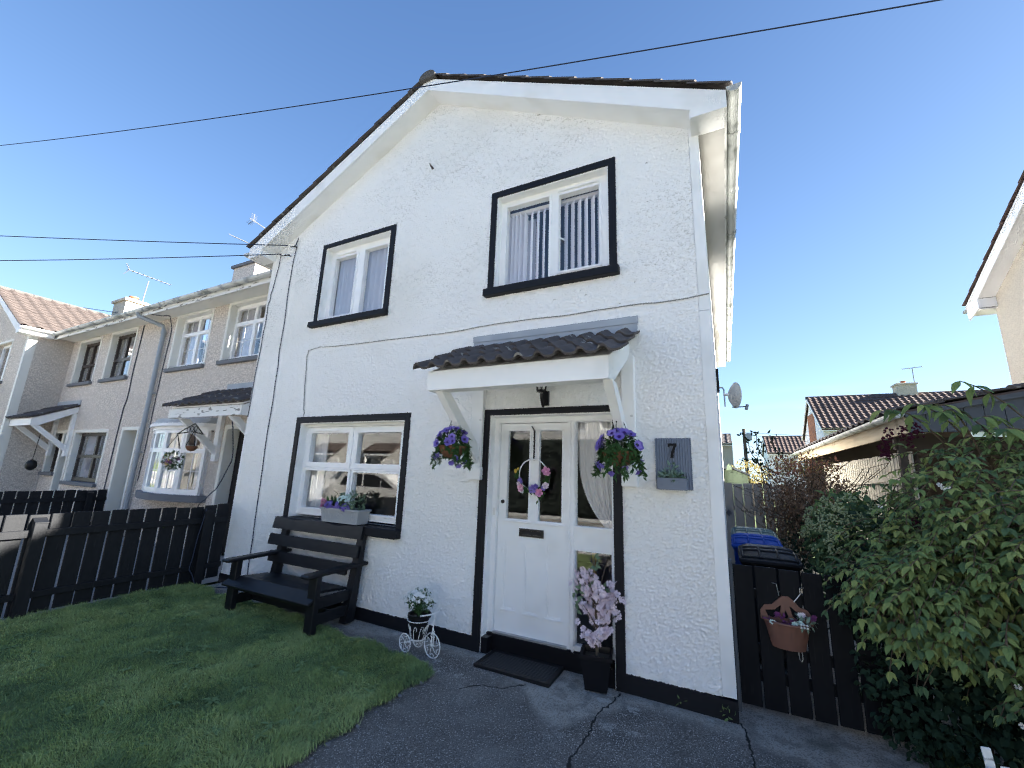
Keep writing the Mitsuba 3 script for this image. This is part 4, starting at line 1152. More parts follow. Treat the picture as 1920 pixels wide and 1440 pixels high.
def trumpet(r):
    """petunia: ruffled funnel facing +z"""
    n = 15
    an = np.arange(n) * 2 * math.pi / n
    rings = []
    for q, z in ((0.10, -1.15), (0.16, -0.55), (0.38, -0.12), (1.0, 0.10)):
        rr = q * r * (1 + (0.12 * np.cos(5 * an) if q > .9 else 0))
        rings.append(np.stack([rr * np.cos(an), rr * np.sin(an), r * (z + (0.09 * np.sin(5 * an + 1) if q > .9 else 0)) + 0 * an], -1))
    g = np.stack(rings)
    g = np.concatenate([g, g[:, :1]], 1)
    return MB().sheet(g)


def rose(r):
    m = MB()
    for lay, (q, cup, k) in enumerate(((1.0, 0.55, 5), (0.72, 0.95, 5), (0.45, 1.4, 4))):
        for i in range(k):
            a = 2 * math.pi * i / k + lay * 0.6
            c, s = math.cos(a), math.sin(a)
            pts = A([[0.05, 0, 0.0], [0.5, .42, cup * .3], [0.95, .34, cup * .75], [1.0, 0, cup * .85], [0.95, -.34, cup * .75], [0.5, -.42, cup * .3]]) * r * q
            m.add(np.stack([pts[:, 0] * c - pts[:, 1] * s, pts[:, 0] * s + pts[:, 1] * c, pts[:, 2]], -1), [[0, 1, 5], [1, 2, 5], [2, 4, 5], [2, 3, 4]])
    return m


FL = {}


def flower(holder, kind, r, p, n, matname, name='flower', spin=None, eye=None):
    if kind not in FL:
        g = {'trumpet': lambda: trumpet(1.0), 'rose': lambda: rose(1.0), 'five': lambda: petals(5, 1.0, 0.3, 0.75, 0.12), 'six': lambda: petals(6, 1.0, 0.2, 0.6), 'ruff': lambda: MB().add(*(lambda a, b: (np.vstack([a.vertices, b.vertices * 0.75 + [0, 0, .25]]), np.vstack([a.faces, b.faces + len(a.vertices)])))(petals(7, 1.0, 0.3, 0.6).mesh(), petals(6, 1.0, 0.5, 0.6).mesh()))}[kind]()
        FL[kind] = shape(g, None, False)
    f = frame(n)
    a = rng.uniform(0, 6.28) if spin is None else spin
    x, y = f[0] * math.cos(a) + f[1] * math.sin(a), -f[0] * math.sin(a) + f[1] * math.cos(a)
    k = part(holder, name, FL[kind], matname, matrix=M4(x, y, f[2], p, r))
    if eye:
        if 'eye' not in FL:
            FL['eye'] = shape(MB().ball([0, 0, 0.06], [0.22, 0.22, 0.1], 1), None, True)
        part(k, 'eye', FL['eye'], eye, matrix=M4(x, y, f[2], p, r))
    return k


def clump(n, c, rad, size, lv=None, out=0.7, down=0.0, lo=0.35):
    """leaves filling an ellipsoid, pointing outwards"""
    d = sphere_dirs(n)
    q = rng.uniform(lo, 1.0, (n, 1)) ** 0.6
    p = A(c) + d * A(rad) * q
    dr_ = unit(d * out + sphere_dirs(n) * 0.6 + [0, 0, -down])
    return batch(lv or leaf_shape(), p, dr_, unit(d + sphere_dirs(n) * 0.5 + [0, 0, 0.6]), size * rng.uniform(0.7, 1.25, n))


# ------------------------------------------------------------------ fences on the left
def picket_fence(label, x, ys, z0, zt, w, posts, rails, name='picket_fence', zpost=1.02, pick=0.004):
    t = thing(name, label, 'fence')
    for i, y in enumerate(ys):
        dz, dy, dx = rng.normal(0, 0.006), rng.normal(0, 0.003), rng.normal(0, 0.002)
        m = MB().obox([x + dx, y + dy, (z0 + zt) / 2 + dz], [[1, 0, 0], [0, math.cos(dy), math.sin(dy)], [0, -math.sin(dy), math.cos(dy)]], [0.010, w / 2, (zt - z0) / 2], 0.003)
        part(t, 'picket', m, 'm_fence')
    for z, h in rails:
        ya, yb = min(ys) - w / 2, max(ys) + w / 2
        part(t, 'rail', MB().box(x + 0.0115, x + 0.046, ya, yb, z - h / 2, z + h / 2, 0.004), 'm_fence')
    for y in posts:
        pm = MB().box(x + 0.012, x + 0.105, y - 0.05, y + 0.05, -0.15, zpost - 0.04, 0.004)
        pm.add(A([[x + .012, y - .05, zpost - .0405], [x + .105, y - .05, zpost - .0405], [x + .105, y + .05, zpost - .0405], [x + .012, y + .05, zpost - .0405], [x + .012, y - .05, zpost + .01], [x + .012, y + .05, zpost + .01], [x + .105, y - .05, zpost - .03], [x + .105, y + .05, zpost - .03]]), [[0, 1, 6, 4], [3, 5, 7, 2], [4, 6, 7, 5], [1, 2, 7, 6], [0, 4, 5, 3]])
        part(t, 'post', pm, 'm_fence')
    return t


picket_fence('black picket fence beside the lawn, running from the house corner to the left edge', -6.26, np.arange(-0.105, -5.2, -0.1625), 0.11, 1.065, 0.145, (-0.325, -1.893, -3.5, -4.9), ((0.876, 0.075), (0.29, 0.065)))
picket_fence('further black picket fence between the two neighbouring yards', -12.36, np.arange(0.78, -5.2, -0.172), 0.05, 0.955, 0.155, (0.55, -1.2, -2.9), ((0.77, 0.08), (0.25, 0.07)), zpost=0.93)
single('fence_cable', 'thin black cable hanging down the fence post near the house', 'cable', MB().tube(wav([(-6.17, -0.36, 1.03), (-6.145, -0.42, 0.7), (-6.145, -0.46, 0.3), (-6.1, -0.36, 0.075), (-5.9, -0.2, 0.068), (-5.75, -0.06, 0.07)], 40, 0.02), 0.006, 5), 'm_wire', True)

# ------------------------------------------------------------------ bench under the window
B = thing('bench', 'black painted wooden garden bench with arms under the ground floor window', 'bench')
bz = 0.05
for i, (z0, z1, y0, y1) in enumerate(((0.865, 1.0, -0.09, -0.115), (0.68, 0.80, -0.125, -0.15), (0.50, 0.615, -0.16, -0.185))):
    x0, x1 = (-5.11, -3.60) if i < 2 else (-5.02, -3.70)
    x = np.linspace(x0, x1, 33)
    u = (x - x0) / (x1 - x0)
    dip = 0.022 * np.exp(-((u - .24) / .09) ** 2) + 0.022 * np.exp(-((u - .74) / .09) ** 2) if i == 0 else 0 * u
    top = [(a, z1 - b) for a, b in zip(x, dip)]
    m = MB().prism(sg.Polygon(top + [(x1, z0), (x0, z0)]), -0.0125, 0.0125, 'y').mesh()
    v = A(m.vertices)
    tl = (v[:, 2] - z0) * 0.18
    part(B, 'back_slat', MB().add(v + np.stack([0 * tl, (y0 + y1) / 2 - 0.02 + tl, 0 * tl], -1), m.faces), 'm_bench')
for i, (y, z) in enumerate(((-0.20, 0.365), (-0.315, 0.375), (-0.43, 0.385), (-0.545, 0.39))):
    part(B, 'seat_slat', MB().obox([-4.31, y, z + rng.normal(0, .003)], [[1, 0, 0], [0, 1, -0.04], [0, 0.04, 1]], [0.60, 0.052, 0.013], 0.004), 'm_bench')
part(B, 'seat_slat', MB().obox([-4.29, -0.655, 0.372], [[1, 0, 0], [0, math.cos(.55), math.sin(.55)], [0, -math.sin(.55), math.cos(.55)]], [0.70, 0.075, 0.014], 0.005), 'm_bench', label='wide sloping front board of the seat')
for s, xl in ((-1, -4.91), (1, -3.63)):
    part(B, 'arm', MB().obox([xl + 0.0, -0.385, 0.600], [[1, 0, 0], [0, 1, 0.02], [0, -0.02, 1]], [0.062, 0.385, 0.018], 0.012), 'm_bench')
    part(B, 'leg', MB().box(xl - 0.055, xl + 0.055, -0.665, -0.60, bz, 0.582, 0.006), 'm_bench')
    part(B, 'rear_leg', MB().prism(sg.Polygon([(-0.24, bz), (-0.12, bz), (-0.045, 1.0), (-0.085, 1.0)]), xl - 0.045, xl + 0.045, 'x'), 'm_bench')
    for z, h in ((0.32, 0.10), (0.175, 0.10)):
        part(B, 'side_rail', MB().box(xl - 0.02, xl + 0.02, -0.62, -0.14, z - h / 2, z + h / 2, 0.004), 'm_bench')
part(B, 'stretcher', MB().box(-4.88, -3.66, -0.42, -0.385, 0.13, 0.22, 0.004), 'm_bench')
part(B, 'stretcher', MB().box(-4.88, -3.66, -0.60, -0.575, 0.265, 0.345, 0.004), 'm_bench')

# ------------------------------------------------------------------ window trough with flowers
F = thing('flower_trough', 'pale grey plastic trough of artificial flowers on the black window sill', 'planter')
tx0, tx1, ty0, ty1, tz0, tz1 = -4.30, -3.70, -0.10, 0.07, 1.005, 1.165
o, ib = sg.box(-0.275, -0.075, 0.275, 0.075).buffer(0.01), sg.box(-0.30, -0.085, 0.30, 0.085).buffer(0.008)
pts = lambda g, z: [(x - 4.005, y - 0.015, z) for x, y in list(g.exterior.coords)[:-1]]
trm = m3.Manifold.hull_points(A(pts(o, tz0) + pts(ib, tz1 - 0.02), float)) - m3.Manifold.hull_points(A([(x, y, z + 0.015) for x, y, z in pts(o.buffer(-.012), tz0)] + pts(ib.buffer(-.012), tz1 + 0.02), float))
mm = trm.to_mesh()
part(F, 'trough', MB().add(mm.vert_properties[:, :3], mm.tri_verts).prism(sa.translate(ib.buffer(0.012).difference(ib.buffer(-0.008)), -4.005, -0.015), tz1 - 0.0195, tz1, 'z'), 'm_trough')
for k in range(18):
    x = -4.25 + k * 0.029
    part(F, 'rib', MB().bar([-4.005 + (x + 4.005) * .95, -0.1015, tz0 + 0.02], [x, -0.1095, tz1 - 0.025], 0.006, 0.004), 'm_trough')
part(F, 'foliage', MB().add(*clump(150, (-3.90, -0.02, 1.24), (0.20, 0.10, 0.10), 0.055)), 'l_silver')
part(F, 'foliage', MB().add(*clump(60, (-4.2, -0.02, 1.20), (0.12, 0.09, 0.06), 0.06)), 'l_basket')
part(F, 'foliage', MB().add(*clump(16, (-4.17, 0.0, 1.25), (0.04, 0.04, 0.07), 0.07)), 'l_silver')
for k in range(24):
    d = unit(A([rng.uniform(-1, 1), -0.7 + rng.normal(0, .4), rng.uniform(0, 1)]))
    flower(F, 'five', 0.020 * rng.uniform(.8, 1.2), A([-3.98, -0.03, 1.25]) + d * A([0.13, 0.09, 0.10]), d + [0, -.5, .2], 'p_mint')
for cx_, cz_, n_ in ((-4.20, 1.185, 15), (-4.09, 1.20, 6), (-3.93, 1.175, 13)):
    for k in range(n_):
        d = unit(A([rng.uniform(-1, 1), -0.8 + rng.normal(0, .3), rng.uniform(-.5, 1)]))
        flower(F, 'ruff', 0.024, A([cx_, -0.06, cz_]) + d * A([0.075, 0.06, 0.045]), d, 'p_violet' if k % 3 else 'p_purple')
for cx_, cz_ in ((-4.33, 1.175), (-4.30, 1.22), (-4.34, 1.225), (-4.27, 1.24), (-4.31, 1.15)):
    for k in range(3):
        flower(F, 'rose', 0.030, A([cx_, -0.06, cz_]) + rng.normal(0, .012, 3), [-.5, -1, .4], 'p_rose' if k % 2 else 'p_pink')

# ------------------------------------------------------------------ hanging baskets
def basket(label, hook, c, rad, seed, gap):
    t = thing('hanging_basket', label, 'basket', 'flower baskets hung from the porch struts')
    hook, c = A(hook), A(c)
    part(t, 'bowl', MB().lathe([(0.0, -0.115), (0.07, -0.10), (0.115, -0.05), (0.135, 0.0), (0.125, 0.005)], c, 18), 'm_pot_brown', 40)
    for k in range(3):
        a = 0.5 + k * 2.094
        p = c + [0.13 * math.cos(a), 0.13 * math.sin(a), 0.0]
        n = 24
        ch = MB()
        for i in range(n):
            q0, q1 = p + (hook - p) * (i / n), p + (hook - p) * ((i + 0.9) / n)
            ch.bar(q0, q1, 0.007 if i % 2 else 0.003, 0.003 if i % 2 else 0.007)
        part(t, 'chain', ch, 'm_black')
    part(t, 'hook', MB().tube([hook + [0.035, 0.0, 0.05], hook + [0.02, 0, 0.09], hook + [-.02, 0, 0.09], hook + [-0.02, 0, 0.03], hook + [0, 0, 0.0]], 0.004, 5), 'm_metal')
    fol = MB().add(*clump(330, c + [0, 0, 0.03], (rad * .88, rad * .85, 0.13), 0.055, down=0.3))
    for k in range(26):
        a = rng.uniform(0, 6.28)
        if abs((a - gap + math.pi) % (2 * math.pi) - math.pi) < 0.42:
            continue
        l = rng.uniform(0.12, 0.22)
        tt = np.linspace(0, 1, 9)
        st = A([c + [rad * (0.75 + .3 * q_) * math.cos(a), rad * (0.75 + .3 * q_) * math.sin(a), 0.02 - l * q_] for q_ in tt])
        fol.tube(st, 0.002, 4)
        pp = np.repeat(st, 2, 0)
        dd = unit(rng.normal(size=(len(pp), 3)) + [math.cos(a) * .7, math.sin(a) * .7, -0.7])
        fol.add(*batch(leaf_shape(), pp, dd, unit(rng.normal(size=(len(pp), 3)) * .5 + [math.cos(a), math.sin(a), .6]), rng.uniform(.035, .06, len(pp))))
    part(t, 'foliage', fol, 'l_basket')
    for k in range(26):
        low = k > 17
        a = rng.uniform(math.pi * 0.9, math.pi * 2.1) if not low else rng.uniform(math.pi * .95, math.pi * 2.05)
        if low and abs((a - gap + math.pi) % (2 * math.pi) - math.pi) < 0.35:
            a += 0.7
        e = rng.uniform(0.05, 1.25) if not low else 0
        if low:
            p = c + [rad * math.cos(a), rad * math.sin(a), -rng.uniform(0.05, 0.19)]
            n = A([math.cos(a), math.sin(a), -0.9 + rng.normal(0, .3)])
        else:
            n = A([math.cos(a) * math.cos(e), math.sin(a) * math.cos(e), math.sin(e)])
            p = c + n * A([rad, rad, 0.165]) + [0, 0, 0.01]
            n = n + [0, -0.35, 0.1]
        f_ = flower(t, 'trumpet', rng.uniform(0.034, 0.041) if not low else 0.027, p, n, 'p_purple' if k % 4 else 'p_violet')
        fr2 = frame(n)
        if not low:
            if 'throat' not in FL:
                FL['throat'] = shape(MB().lathe([(0.0, -0.10), (0.30, -0.06), (0.36, -0.03)], [0, 0, 0], 10), None, True)
            part(f_, 'throat', FL['throat'], 'p_throat', matrix=M4(fr2[0], fr2[1], fr2[2], p + unit(n) * 0.001, rng.uniform(.034, .04)))
    return t


basket('hanging basket of purple flowers on the left porch strut, gap in its trailing leaves', (-2.245, -0.44, 2.23), (-2.248, -0.44, 1.865), 0.165, 1, 4.75)
basket('fuller hanging basket of purple flowers on the right porch strut', (-0.715, -0.40, 2.19), (-0.702, -0.40, 1.83), 0.170, 2, 1.2)

FB = thing('flower_ball', 'round ball of mixed flowers hung on an iron bracket before the bow window', 'basket')
part(FB, 'foliage', MB().add(*clump(170, (-8.57, .25, 1.652), (.135, .135, .135), .06, lo=.75)), 'l_basket')
for k in range(34):
    d = unit(A([rng.normal(.2, .6), -1 + rng.normal(0, .4), rng.normal(0, .6)]))
    flower(FB, 'five', rng.uniform(.026, .040), A([-8.57, .25, 1.652]) + d * .145, d, ('p_white', 'p_plum', 'p_mint', 'p_yellow', 'p_blossom')[k % 5])
for k in range(3):
    part(FB, 'chain', MB().tube([[-8.57 + .12 * math.cos(k * 2.1), .25 + .12 * math.sin(k * 2.1), 1.85], [-8.585, .25, 2.10]], .006, 4), 'm_black')
IB2 = thing('iron_bracket', 'curved wrought iron bracket on the strut of the neighbouring canopy', 'bracket')
ib_ = MB().tube([[-8.60, .25, 2.112], [-8.40, .25, 2.19], [-8.10, .25, 2.286]], .010, 5).tube([[-8.60, .25, 2.112], [-8.40, .25, 2.13], [-8.10, .25, 2.14], [-7.80, .25, 2.10]], .010, 5).tube([[-8.10, .25, 2.286], [-7.80, .25, 2.10]], .010, 5)
for k in range(3):
    an = np.linspace(0, 2 * math.pi, 13)
    ib_.tube([[-8.27 + .11 * k + .045 * math.cos(t), .25, 2.185 + .02 * k * (1 - k * .4) + .045 * math.sin(t)] for t in an], .006, 4, caps=False)
part(IB2, 'scrollwork', ib_, 'm_black', kind='stuff')
HB = thing('hanging_basket', 'empty brown bowl basket hanging under the neighbouring canopy', 'basket', 'flower baskets hung from the porch struts')
labels[HB].pop('group')
part(HB, 'bowl', MB().lathe([(0.0, -.085), (.045, -.075), (.075, -.04), (.09, 0), (.08, .004), (0, -.015)], [-8.07, .25, 1.895], 16), 'm_pot_brown', 40)
for k in range(3):
    part(HB, 'chain', MB().tube([[-8.07 + .08 * math.cos(k * 2.1), .25 + .08 * math.sin(k * 2.1), 1.90], [-8.07, .25, 2.17]], .007, 4), 'm_black')
HB = thing('hanging_basket', 'black netted basket hanging from the corner canopy at the far left', 'basket')
part(HB, 'bowl', MB().add(*(lambda m: (m.vertices * A([.115, .11, .135]) + A([-15.62, .45, 1.415]), m.faces))(trimesh.creation.icosphere(subdivisions=1))), 'm_black')
part(HB, 'chain', MB().tube([[-15.62, .45, 1.54], [-15.55, .45, 2.2]], .008, 4), 'm_black')

# ------------------------------------------------------------------ door wreath
Wr = thing('door_wreath', 'white hoop wreath with pink and purple roses hanging on the front door', 'wreath')
wc = A([-1.648, 0.085, 1.632])
an = np.linspace(0, 2 * math.pi, 49)
part(Wr, 'hoop', MB().tube(np.stack([wc[0] + 0.148 * np.cos(an), 0 * an + wc[1], wc[2] + 0.148 * np.sin(an)], -1), 0.006, 6, caps=False), 'm_white_metal', True)
part(Wr, 'hanger', MB().box(-1.656, -1.640, 0.098, 0.101, 1.77, 2.045).box(-1.656, -1.640, 0.098, 0.101, 2.045, 2.05).bar([-1.648, 0.099, 2.06], [-1.675, 0.095, 2.105], 0.02, 0.01).bar([-1.648, 0.099, 2.0], [-1.648, 0.099, 2.06], 0.014, 0.01), 'm_gloss_black')
wf = MB()
for k in range(120):
    a = rng.uniform(math.pi * 0.94, math.pi * 2.08)
    p = wc + [0.148 * math.cos(a), -0.012, 0.148 * math.sin(a)]
    wf.add(*batch(leaf_shape(), [p], [[math.cos(a) * .5 + rng.normal(0, .6), -0.5, math.sin(a) * .5 + rng.normal(0, .6)]], [[0, -1, .3]], [rng.uniform(.025, .055)]))
for k in range(26):
    wf.add(*batch(leaf_shape(), [wc + [0.09 + rng.normal(0, .02), -0.02, -0.16 + rng.normal(0, .02)]], [rng.normal(0, 1, 3) + [0, -.8, -.6]], [[0, -1, .3]], [rng.uniform(.03, .05)]))
part(Wr, 'foliage', wf, 'l_basket')
for dx, dz, r, m_ in ((0.150, 0.035, 0.042, 'p_pink'), (0.165, 0.015, 0.030, 'p_rose'), (0.02, -0.135, 0.042, 'p_violet'), (0.045, -0.115, 0.03, 'p_purple'), (0.085, -0.165, 0.040, 'p_pink'), (0.15, -0.10, 0.034, 'p_blossom'), (0.13, -0.12, 0.026, 'p_violet'), (-0.105, -0.13, 0.040, 'p_rose'), (-0.09, -0.15, 0.03, 'p_white'), (-0.11, -0.06, 0.034, 'p_violet'), (-0.13, -0.09, 0.024, 'p_blossom'), (-0.165, 0.03, 0.022, 'p_yellow'), (-0.14, 0.05, 0.016, 'p_yellow')):
    flower(Wr, 'rose', r, wc + [dx, -0.035, dz], A([dx * 2, -1, dz]) + rng.normal(0, .15, 3), m_)

# ------------------------------------------------------------------ number plaque
P = thing('house_number_plaque', 'grey corrugated wall plaque with a black number 7 and a small plant box', 'sign')
x = np.linspace(-0.486, -0.210, 113)
prof = [(a, -0.022 - 0.004 * math.cos((a + 0.348) / 0.0198 * 2 * math.pi)) for a in x]
part(P, 'board', MB().prism(sg.Polygon(prof + [(-0.210, -0.012), (-0.486, -0.012)]), 1.555, 1.968, 'z'), 'm_plaque', 50)
part(P, 'backing', MB().box(-0.488, -0.208, -0.012, -0.001, 1.553, 1.970), 'm_plaque')
b = MB().box(-0.468, -0.248, -0.10, -0.092, 1.552, 1.645).box(-0.468, -0.460, -0.092, -0.027, 1.552, 1.645).box(-0.256, -0.248, -0.092, -0.027, 1.552, 1.645).box(-0.46, -0.256, -0.092, -0.027, 1.552, 1.56)
for k in range(5):
    b.box(-0.468, -0.248, -0.1025, -0.10, 1.555 + k * 0.0185, 1.555 + k * 0.0185 + 0.013, 0.001)
part(P, 'plant_box', b, 'm_plaque')
sv = sg.Polygon([(-.383, 1.925), (-.317, 1.925), (-.317, 1.909), (-.333, 1.872), (-.341, 1.845), (-.343, 1.808), (-.364, 1.808), (-.362, 1.84), (-.352, 1.872), (-.337, 1.906), (-.371, 1.906), (-.371, 1.897), (-.383, 1.897)])
part(P, 'number', MB().prism(sv, -0.040, -0.027, 'y'), 'm_rubber', label='black number 7')
part(P, 'plant', MB().add(*clump(170, (-0.358, -0.06, 1.668), (0.105, 0.035, 0.045), 0.034, lo=0.1)).add(*clump(14, (-0.36, -0.05, 1.71), (0.04, 0.02, 0.05), 0.05)), 'l_sage')
part(P, 'plant', MB().add(*clump(70, (-0.358, -0.06, 1.645), (0.105, 0.035, 0.03), 0.034, lo=0.1)), 'l_deep')

# ------------------------------------------------------------------ door mat, blossom pot, bicycle planter
D = thing('door_mat', 'black rubber door mat on the ground before the front door', 'mat')
part(D, 'pad', MB().sheet(np.stack(np.meshgrid(np.linspace(-1.965, -1.345, 3), np.linspace(-0.245, 0.045, 3), indexing='ij') + (np.full((3, 3), 0.030),), -1)), 'm_mat')
part(D, 'rim', MB().prism(R(-2.0, -1.31, -0.28, 0.078).difference(R(-1.965, -1.345, -0.245, 0.045)), 0.006, 0.034, 'z'), 'm_black')

K = thing('blossom_planter', 'black square pot with artificial pale pink blossom beside the front door', 'planter')
pc = A([-0.985, -0.07, 0.0])
sq = lambda h, z: [(pc[0] + a * h * math.cos(.18) - b_ * h * math.sin(.18), pc[1] + a * h * math.sin(.18) + b_ * h * math.cos(.18), z) for a, b_ in ((-1, -1), (1, -1), (1, 1), (-1, 1))]
po = m3.Manifold.hull_points(A(sq(0.085, 0.012) + sq(0.118, 0.265))) - m3.Manifold.hull_points(A(sq(0.08, 0.14) + sq(0.110, 0.30)))
po = po + (m3.Manifold.hull_points(A(sq(0.126, 0.240) + sq(0.126, 0.266))) - m3.Manifold.hull_points(A(sq(0.109, 0.2) + sq(0.110, 0.30))))
mm = po.to_mesh()
part(K, 'pot', MB().add(mm.vert_properties[:, :3], mm.tri_verts), 'm_gloss_black')
part(K, 'soil', MB().sheet(A([[sq(0.1, 0.22)[0], sq(0.1, 0.22)[1]], [sq(0.1, 0.22)[3], sq(0.1, 0.22)[2]]])), 'm_bark')
trunk, tips = MB(), []
trunk.tube(pc + A([[0, 0, .2], [0.01, 0, .4], [0, -.01, .55], [0.02, -.01, .7]]), [0.014, 0.013, 0.011, 0.008], 7)
for k in range(24):
    a, l = rng.uniform(0, 6.28), rng.uniform(0.10, 0.34)
    z0 = rng.uniform(0.28, 0.62)
    tt = np.linspace(0, 1, 8)
    rr = 0.05 + 0.145 * rng.uniform(.3, 1)
    br = A([pc + [rr * q_ * math.cos(a), rr * q_ * math.sin(a) * .75 - 0.02 * q_, z0 + l * q_ - 0.05 * q_ ** 2] for q_ in tt])
    trunk.tube(br, np.linspace(.006, .0025, 8), 5)
    tips += [(br[i], br[-1] - br[0]) for i in range(2, 8)]
for p0, p1 in ((A([-0.96, -.08, .7]), A([-0.87, -.10, 0.98])), (A([-1.02, -.08, .7]), A([-0.985, -.1, 0.99])), (A([-0.9, -.1, .55]), A([-0.745, -.14, 0.71]))):
    br = A([p0 + (p1 - p0) * q_ + [0, 0, .03 * math.sin(q_ * 3.1)] for q_ in np.linspace(0, 1, 7)])
    trunk.tube(br, 0.003, 5)
part(K, 'stem', trunk, 'm_stalk', True)
for p, d in tips + [(A([-0.745, -.14, 0.71]), A([1, 0, .2])), (A([-0.76, -.14, 0.68]), A([1, 0, .2])), (A([-0.80, -.12, 0.66]), A([1, -.3, 0]))]:
    for j in range(2 if rng.random() < .55 else 1):
        q_ = p + rng.normal(0, .022, 3)
        flower(K, 'five', rng.uniform(.024, .034), q_, unit(A([q_[0] - pc[0], -0.12 - .1 * rng.random(), 0.03])) + rng.normal(0, .4, 3), 'p_blossom')
fl = MB()
for p in ((-1.13, -.1, .68), (-1.12, -.12, .62), (-1.14, -.1, .57), (-0.985, -.1, .98), (-0.98, -.1, .92), (-0.97, -.1, .88), (-0.90, -.1, .75), (-1.0, -.1, .78), (-1.1, -.1, .72)):
    for j in range(3):
        fl.add(*batch(leaf_shape(1, .5), [A(p) + rng.normal(0, .01, 3)], [rng.normal(0, 1, 3) + [0, -.3, .3]], [[0, -1, .4]], [rng.uniform(.045, .065)]))
part(K, 'foliage', fl, 'l_silver')

C = thing('bicycle_planter', 'small white wire tricycle planter holding a black pot of white flowers', 'planter')
hd = unit(A([1.0, -0.18, 0])); sd = A([-hd[1], hd[0], 0])
Q = lambda u, s, z: A([-2.50, -0.34, 0.022]) + hd * u + sd * s + [0, 0, z]


def wheel(u, s, r, nsp=6):
    m = MB()
    an = np.linspace(0, 2 * math.pi, 33)
    m.tube([Q(u + r * math.cos(a), s, r + 0.004 + r * math.sin(a)) for a in an], 0.005, 6, caps=False)
    k = part(C, 'wheel', m, 'm_white_metal', True)
    sp = MB()
    for i in range(nsp):
        a0 = 2 * math.pi * i / nsp
        tt = np.linspace(0, 1, 14)
        rad = r * np.where(tt < .6, tt / .6 * 0.9, 0.9 - 0.28 * np.sin((tt - .6) / .4 * 3.0))
        ang = a0 + np.where(tt < .6, tt * 0.5, 0.3 + (tt - .6) * 1.5)
        sp.tube([Q(u + q_ * math.cos(a), s, r + .004 + q_ * math.sin(a)) for q_, a in zip(rad, ang)], 0.0028, 5)
    part(k, 'spoke', sp, 'm_white_metal', True)


wheel(0.115, 0.0, 0.098)
wheel(-0.16, -0.075, 0.074)
wheel(-0.16, 0.075, 0.074)
fr_ = MB()
fr_.tube([Q(0.115, 0.012, 0.10), Q(0.118, 0.012, 0.21), Q(0.115, 0, 0.235), Q(0.125, 0, 0.36)], 0.006, 6)
fr_.tube([Q(0.115, -0.012, 0.10), Q(0.118, -0.012, 0.21), Q(0.115, 0, 0.235)], 0.006, 6)
fr_.tube([Q(0.118, 0, 0.265), Q(0.06, 0, 0.262), Q(0.02, 0, 0.225), Q(-0.03, 0, 0.14), Q(-0.08, 0, 0.09), Q(-0.16, 0, 0.078)], 0.006, 6)
fr_.tube([Q(-0.16, -0.08, 0.078), Q(-0.16, 0.08, 0.078)], 0.005, 6)
part(C, 'frame', fr_, 'm_white_metal', True)
part(C, 'handlebar', MB().tube([Q(0.06, -0.115, 0.352), Q(0.11, -0.06, 0.36), Q(0.125, 0, 0.362), Q(0.11, 0.06, 0.36), Q(0.06, 0.115, 0.352)], 0.0065, 6), 'm_white_metal', True)
bk = MB()
for z, r in ((0.275, 0.105), (0.115, 0.062)):
    an = np.linspace(0, 2 * math.pi, 29)
    bk.tube([Q(-0.075 + r * math.cos(a), r * math.sin(a), z) for a in an], 0.004, 5, caps=False)
for i in range(9):
    a = 2 * math.pi * i / 9
    pts = []
    for q_ in np.linspace(0, 1, 16):
        z = 0.115 + 0.13 * q_ if q_ < .75 else 0.2125 + 0.022 * math.sin((q_ - .75) / .25 * 4.2)
        aa = a + (0.25 * q_ if q_ < .75 else 0.19 + 0.30 * (1 - math.cos((q_ - .75) / .25 * 4.2)) * .5)
        r = 0.062 + (z - .115) / .16 * 0.043
        pts.append(Q(-0.075 + r * math.cos(aa), r * math.sin(aa), z))
    bk.tube(pts, 0.003, 5)
part(C, 'basket', bk, 'm_white_metal', True)
part(C, 'pot', MB().lathe([(0.055, 0.12), (0.092, 0.29), (0.092, 0.292), (0.106, 0.293), (0.108, 0.325), (0.098, 0.325), (0.092, 0.30), (0.0, 0.30)], Q(-0.075, 0, 0), 24), 'm_gloss_black', 40)
pb = Q(-0.075, 0, 0)
part(C, 'foliage', MB().add(*clump(110, pb + [0, 0, 0.37], (.05, .05, .07), 0.045, out=.4, lo=.05)).add(*clump(200, pb + [0.0, 0, 0.43], (.135, .115, .085), 0.035)), 'l_basket')
part(C, 'foliage', MB().add(*clump(90, pb + [-0.02, 0, 0.445], (.14, .12, .09), 0.034)), 'l_sage')
for k in range(40):
    d = unit(A([rng.normal(-.15, .8), rng.normal(-.4, .5), rng.uniform(0.1, 1.1)]))
    flower(C, 'five', rng.uniform(.017, .024), pb + [-.01, 0, .43] + d * A([.14, .12, .095]), d, 'p_white', eye='p_mint' if k % 3 == 0 else None)

# ------------------------------------------------------------------ side gate, wall pot, bins
S = thing('side_gate', 'low black boarded gate at the right corner of the house', 'gate')
for a, b in ((0.035, 0.168), (0.182, 0.326), (0.340, 0.468), (0.482, 0.608), (0.622, 0.75), (0.764, 0.892), (0.906, 1.02)):
    part(S, 'board', MB().box(a, b, 0.19, 0.21, 0.042 + rng.normal(0, .003), 1.0 + rng.normal(0, .005), 0.003), 'm_gate')
for z in (0.24, 0.42, 0.80):
    part(S, 'rail', MB().box(0.04, 1.02, 0.211, 0.25, z - 0.035, z + 0.035, 0.004), 'm_gate')
part(S, 'post', MB().box(0.006, 0.031, 0.17, 0.26, -0.1, 1.03, 0.004), 'm_slategrey')
part(S, 'post', MB().box(1.03, 1.12, 0.17, 0.26, -0.1, 1.05, 0.004), 'm_gate')

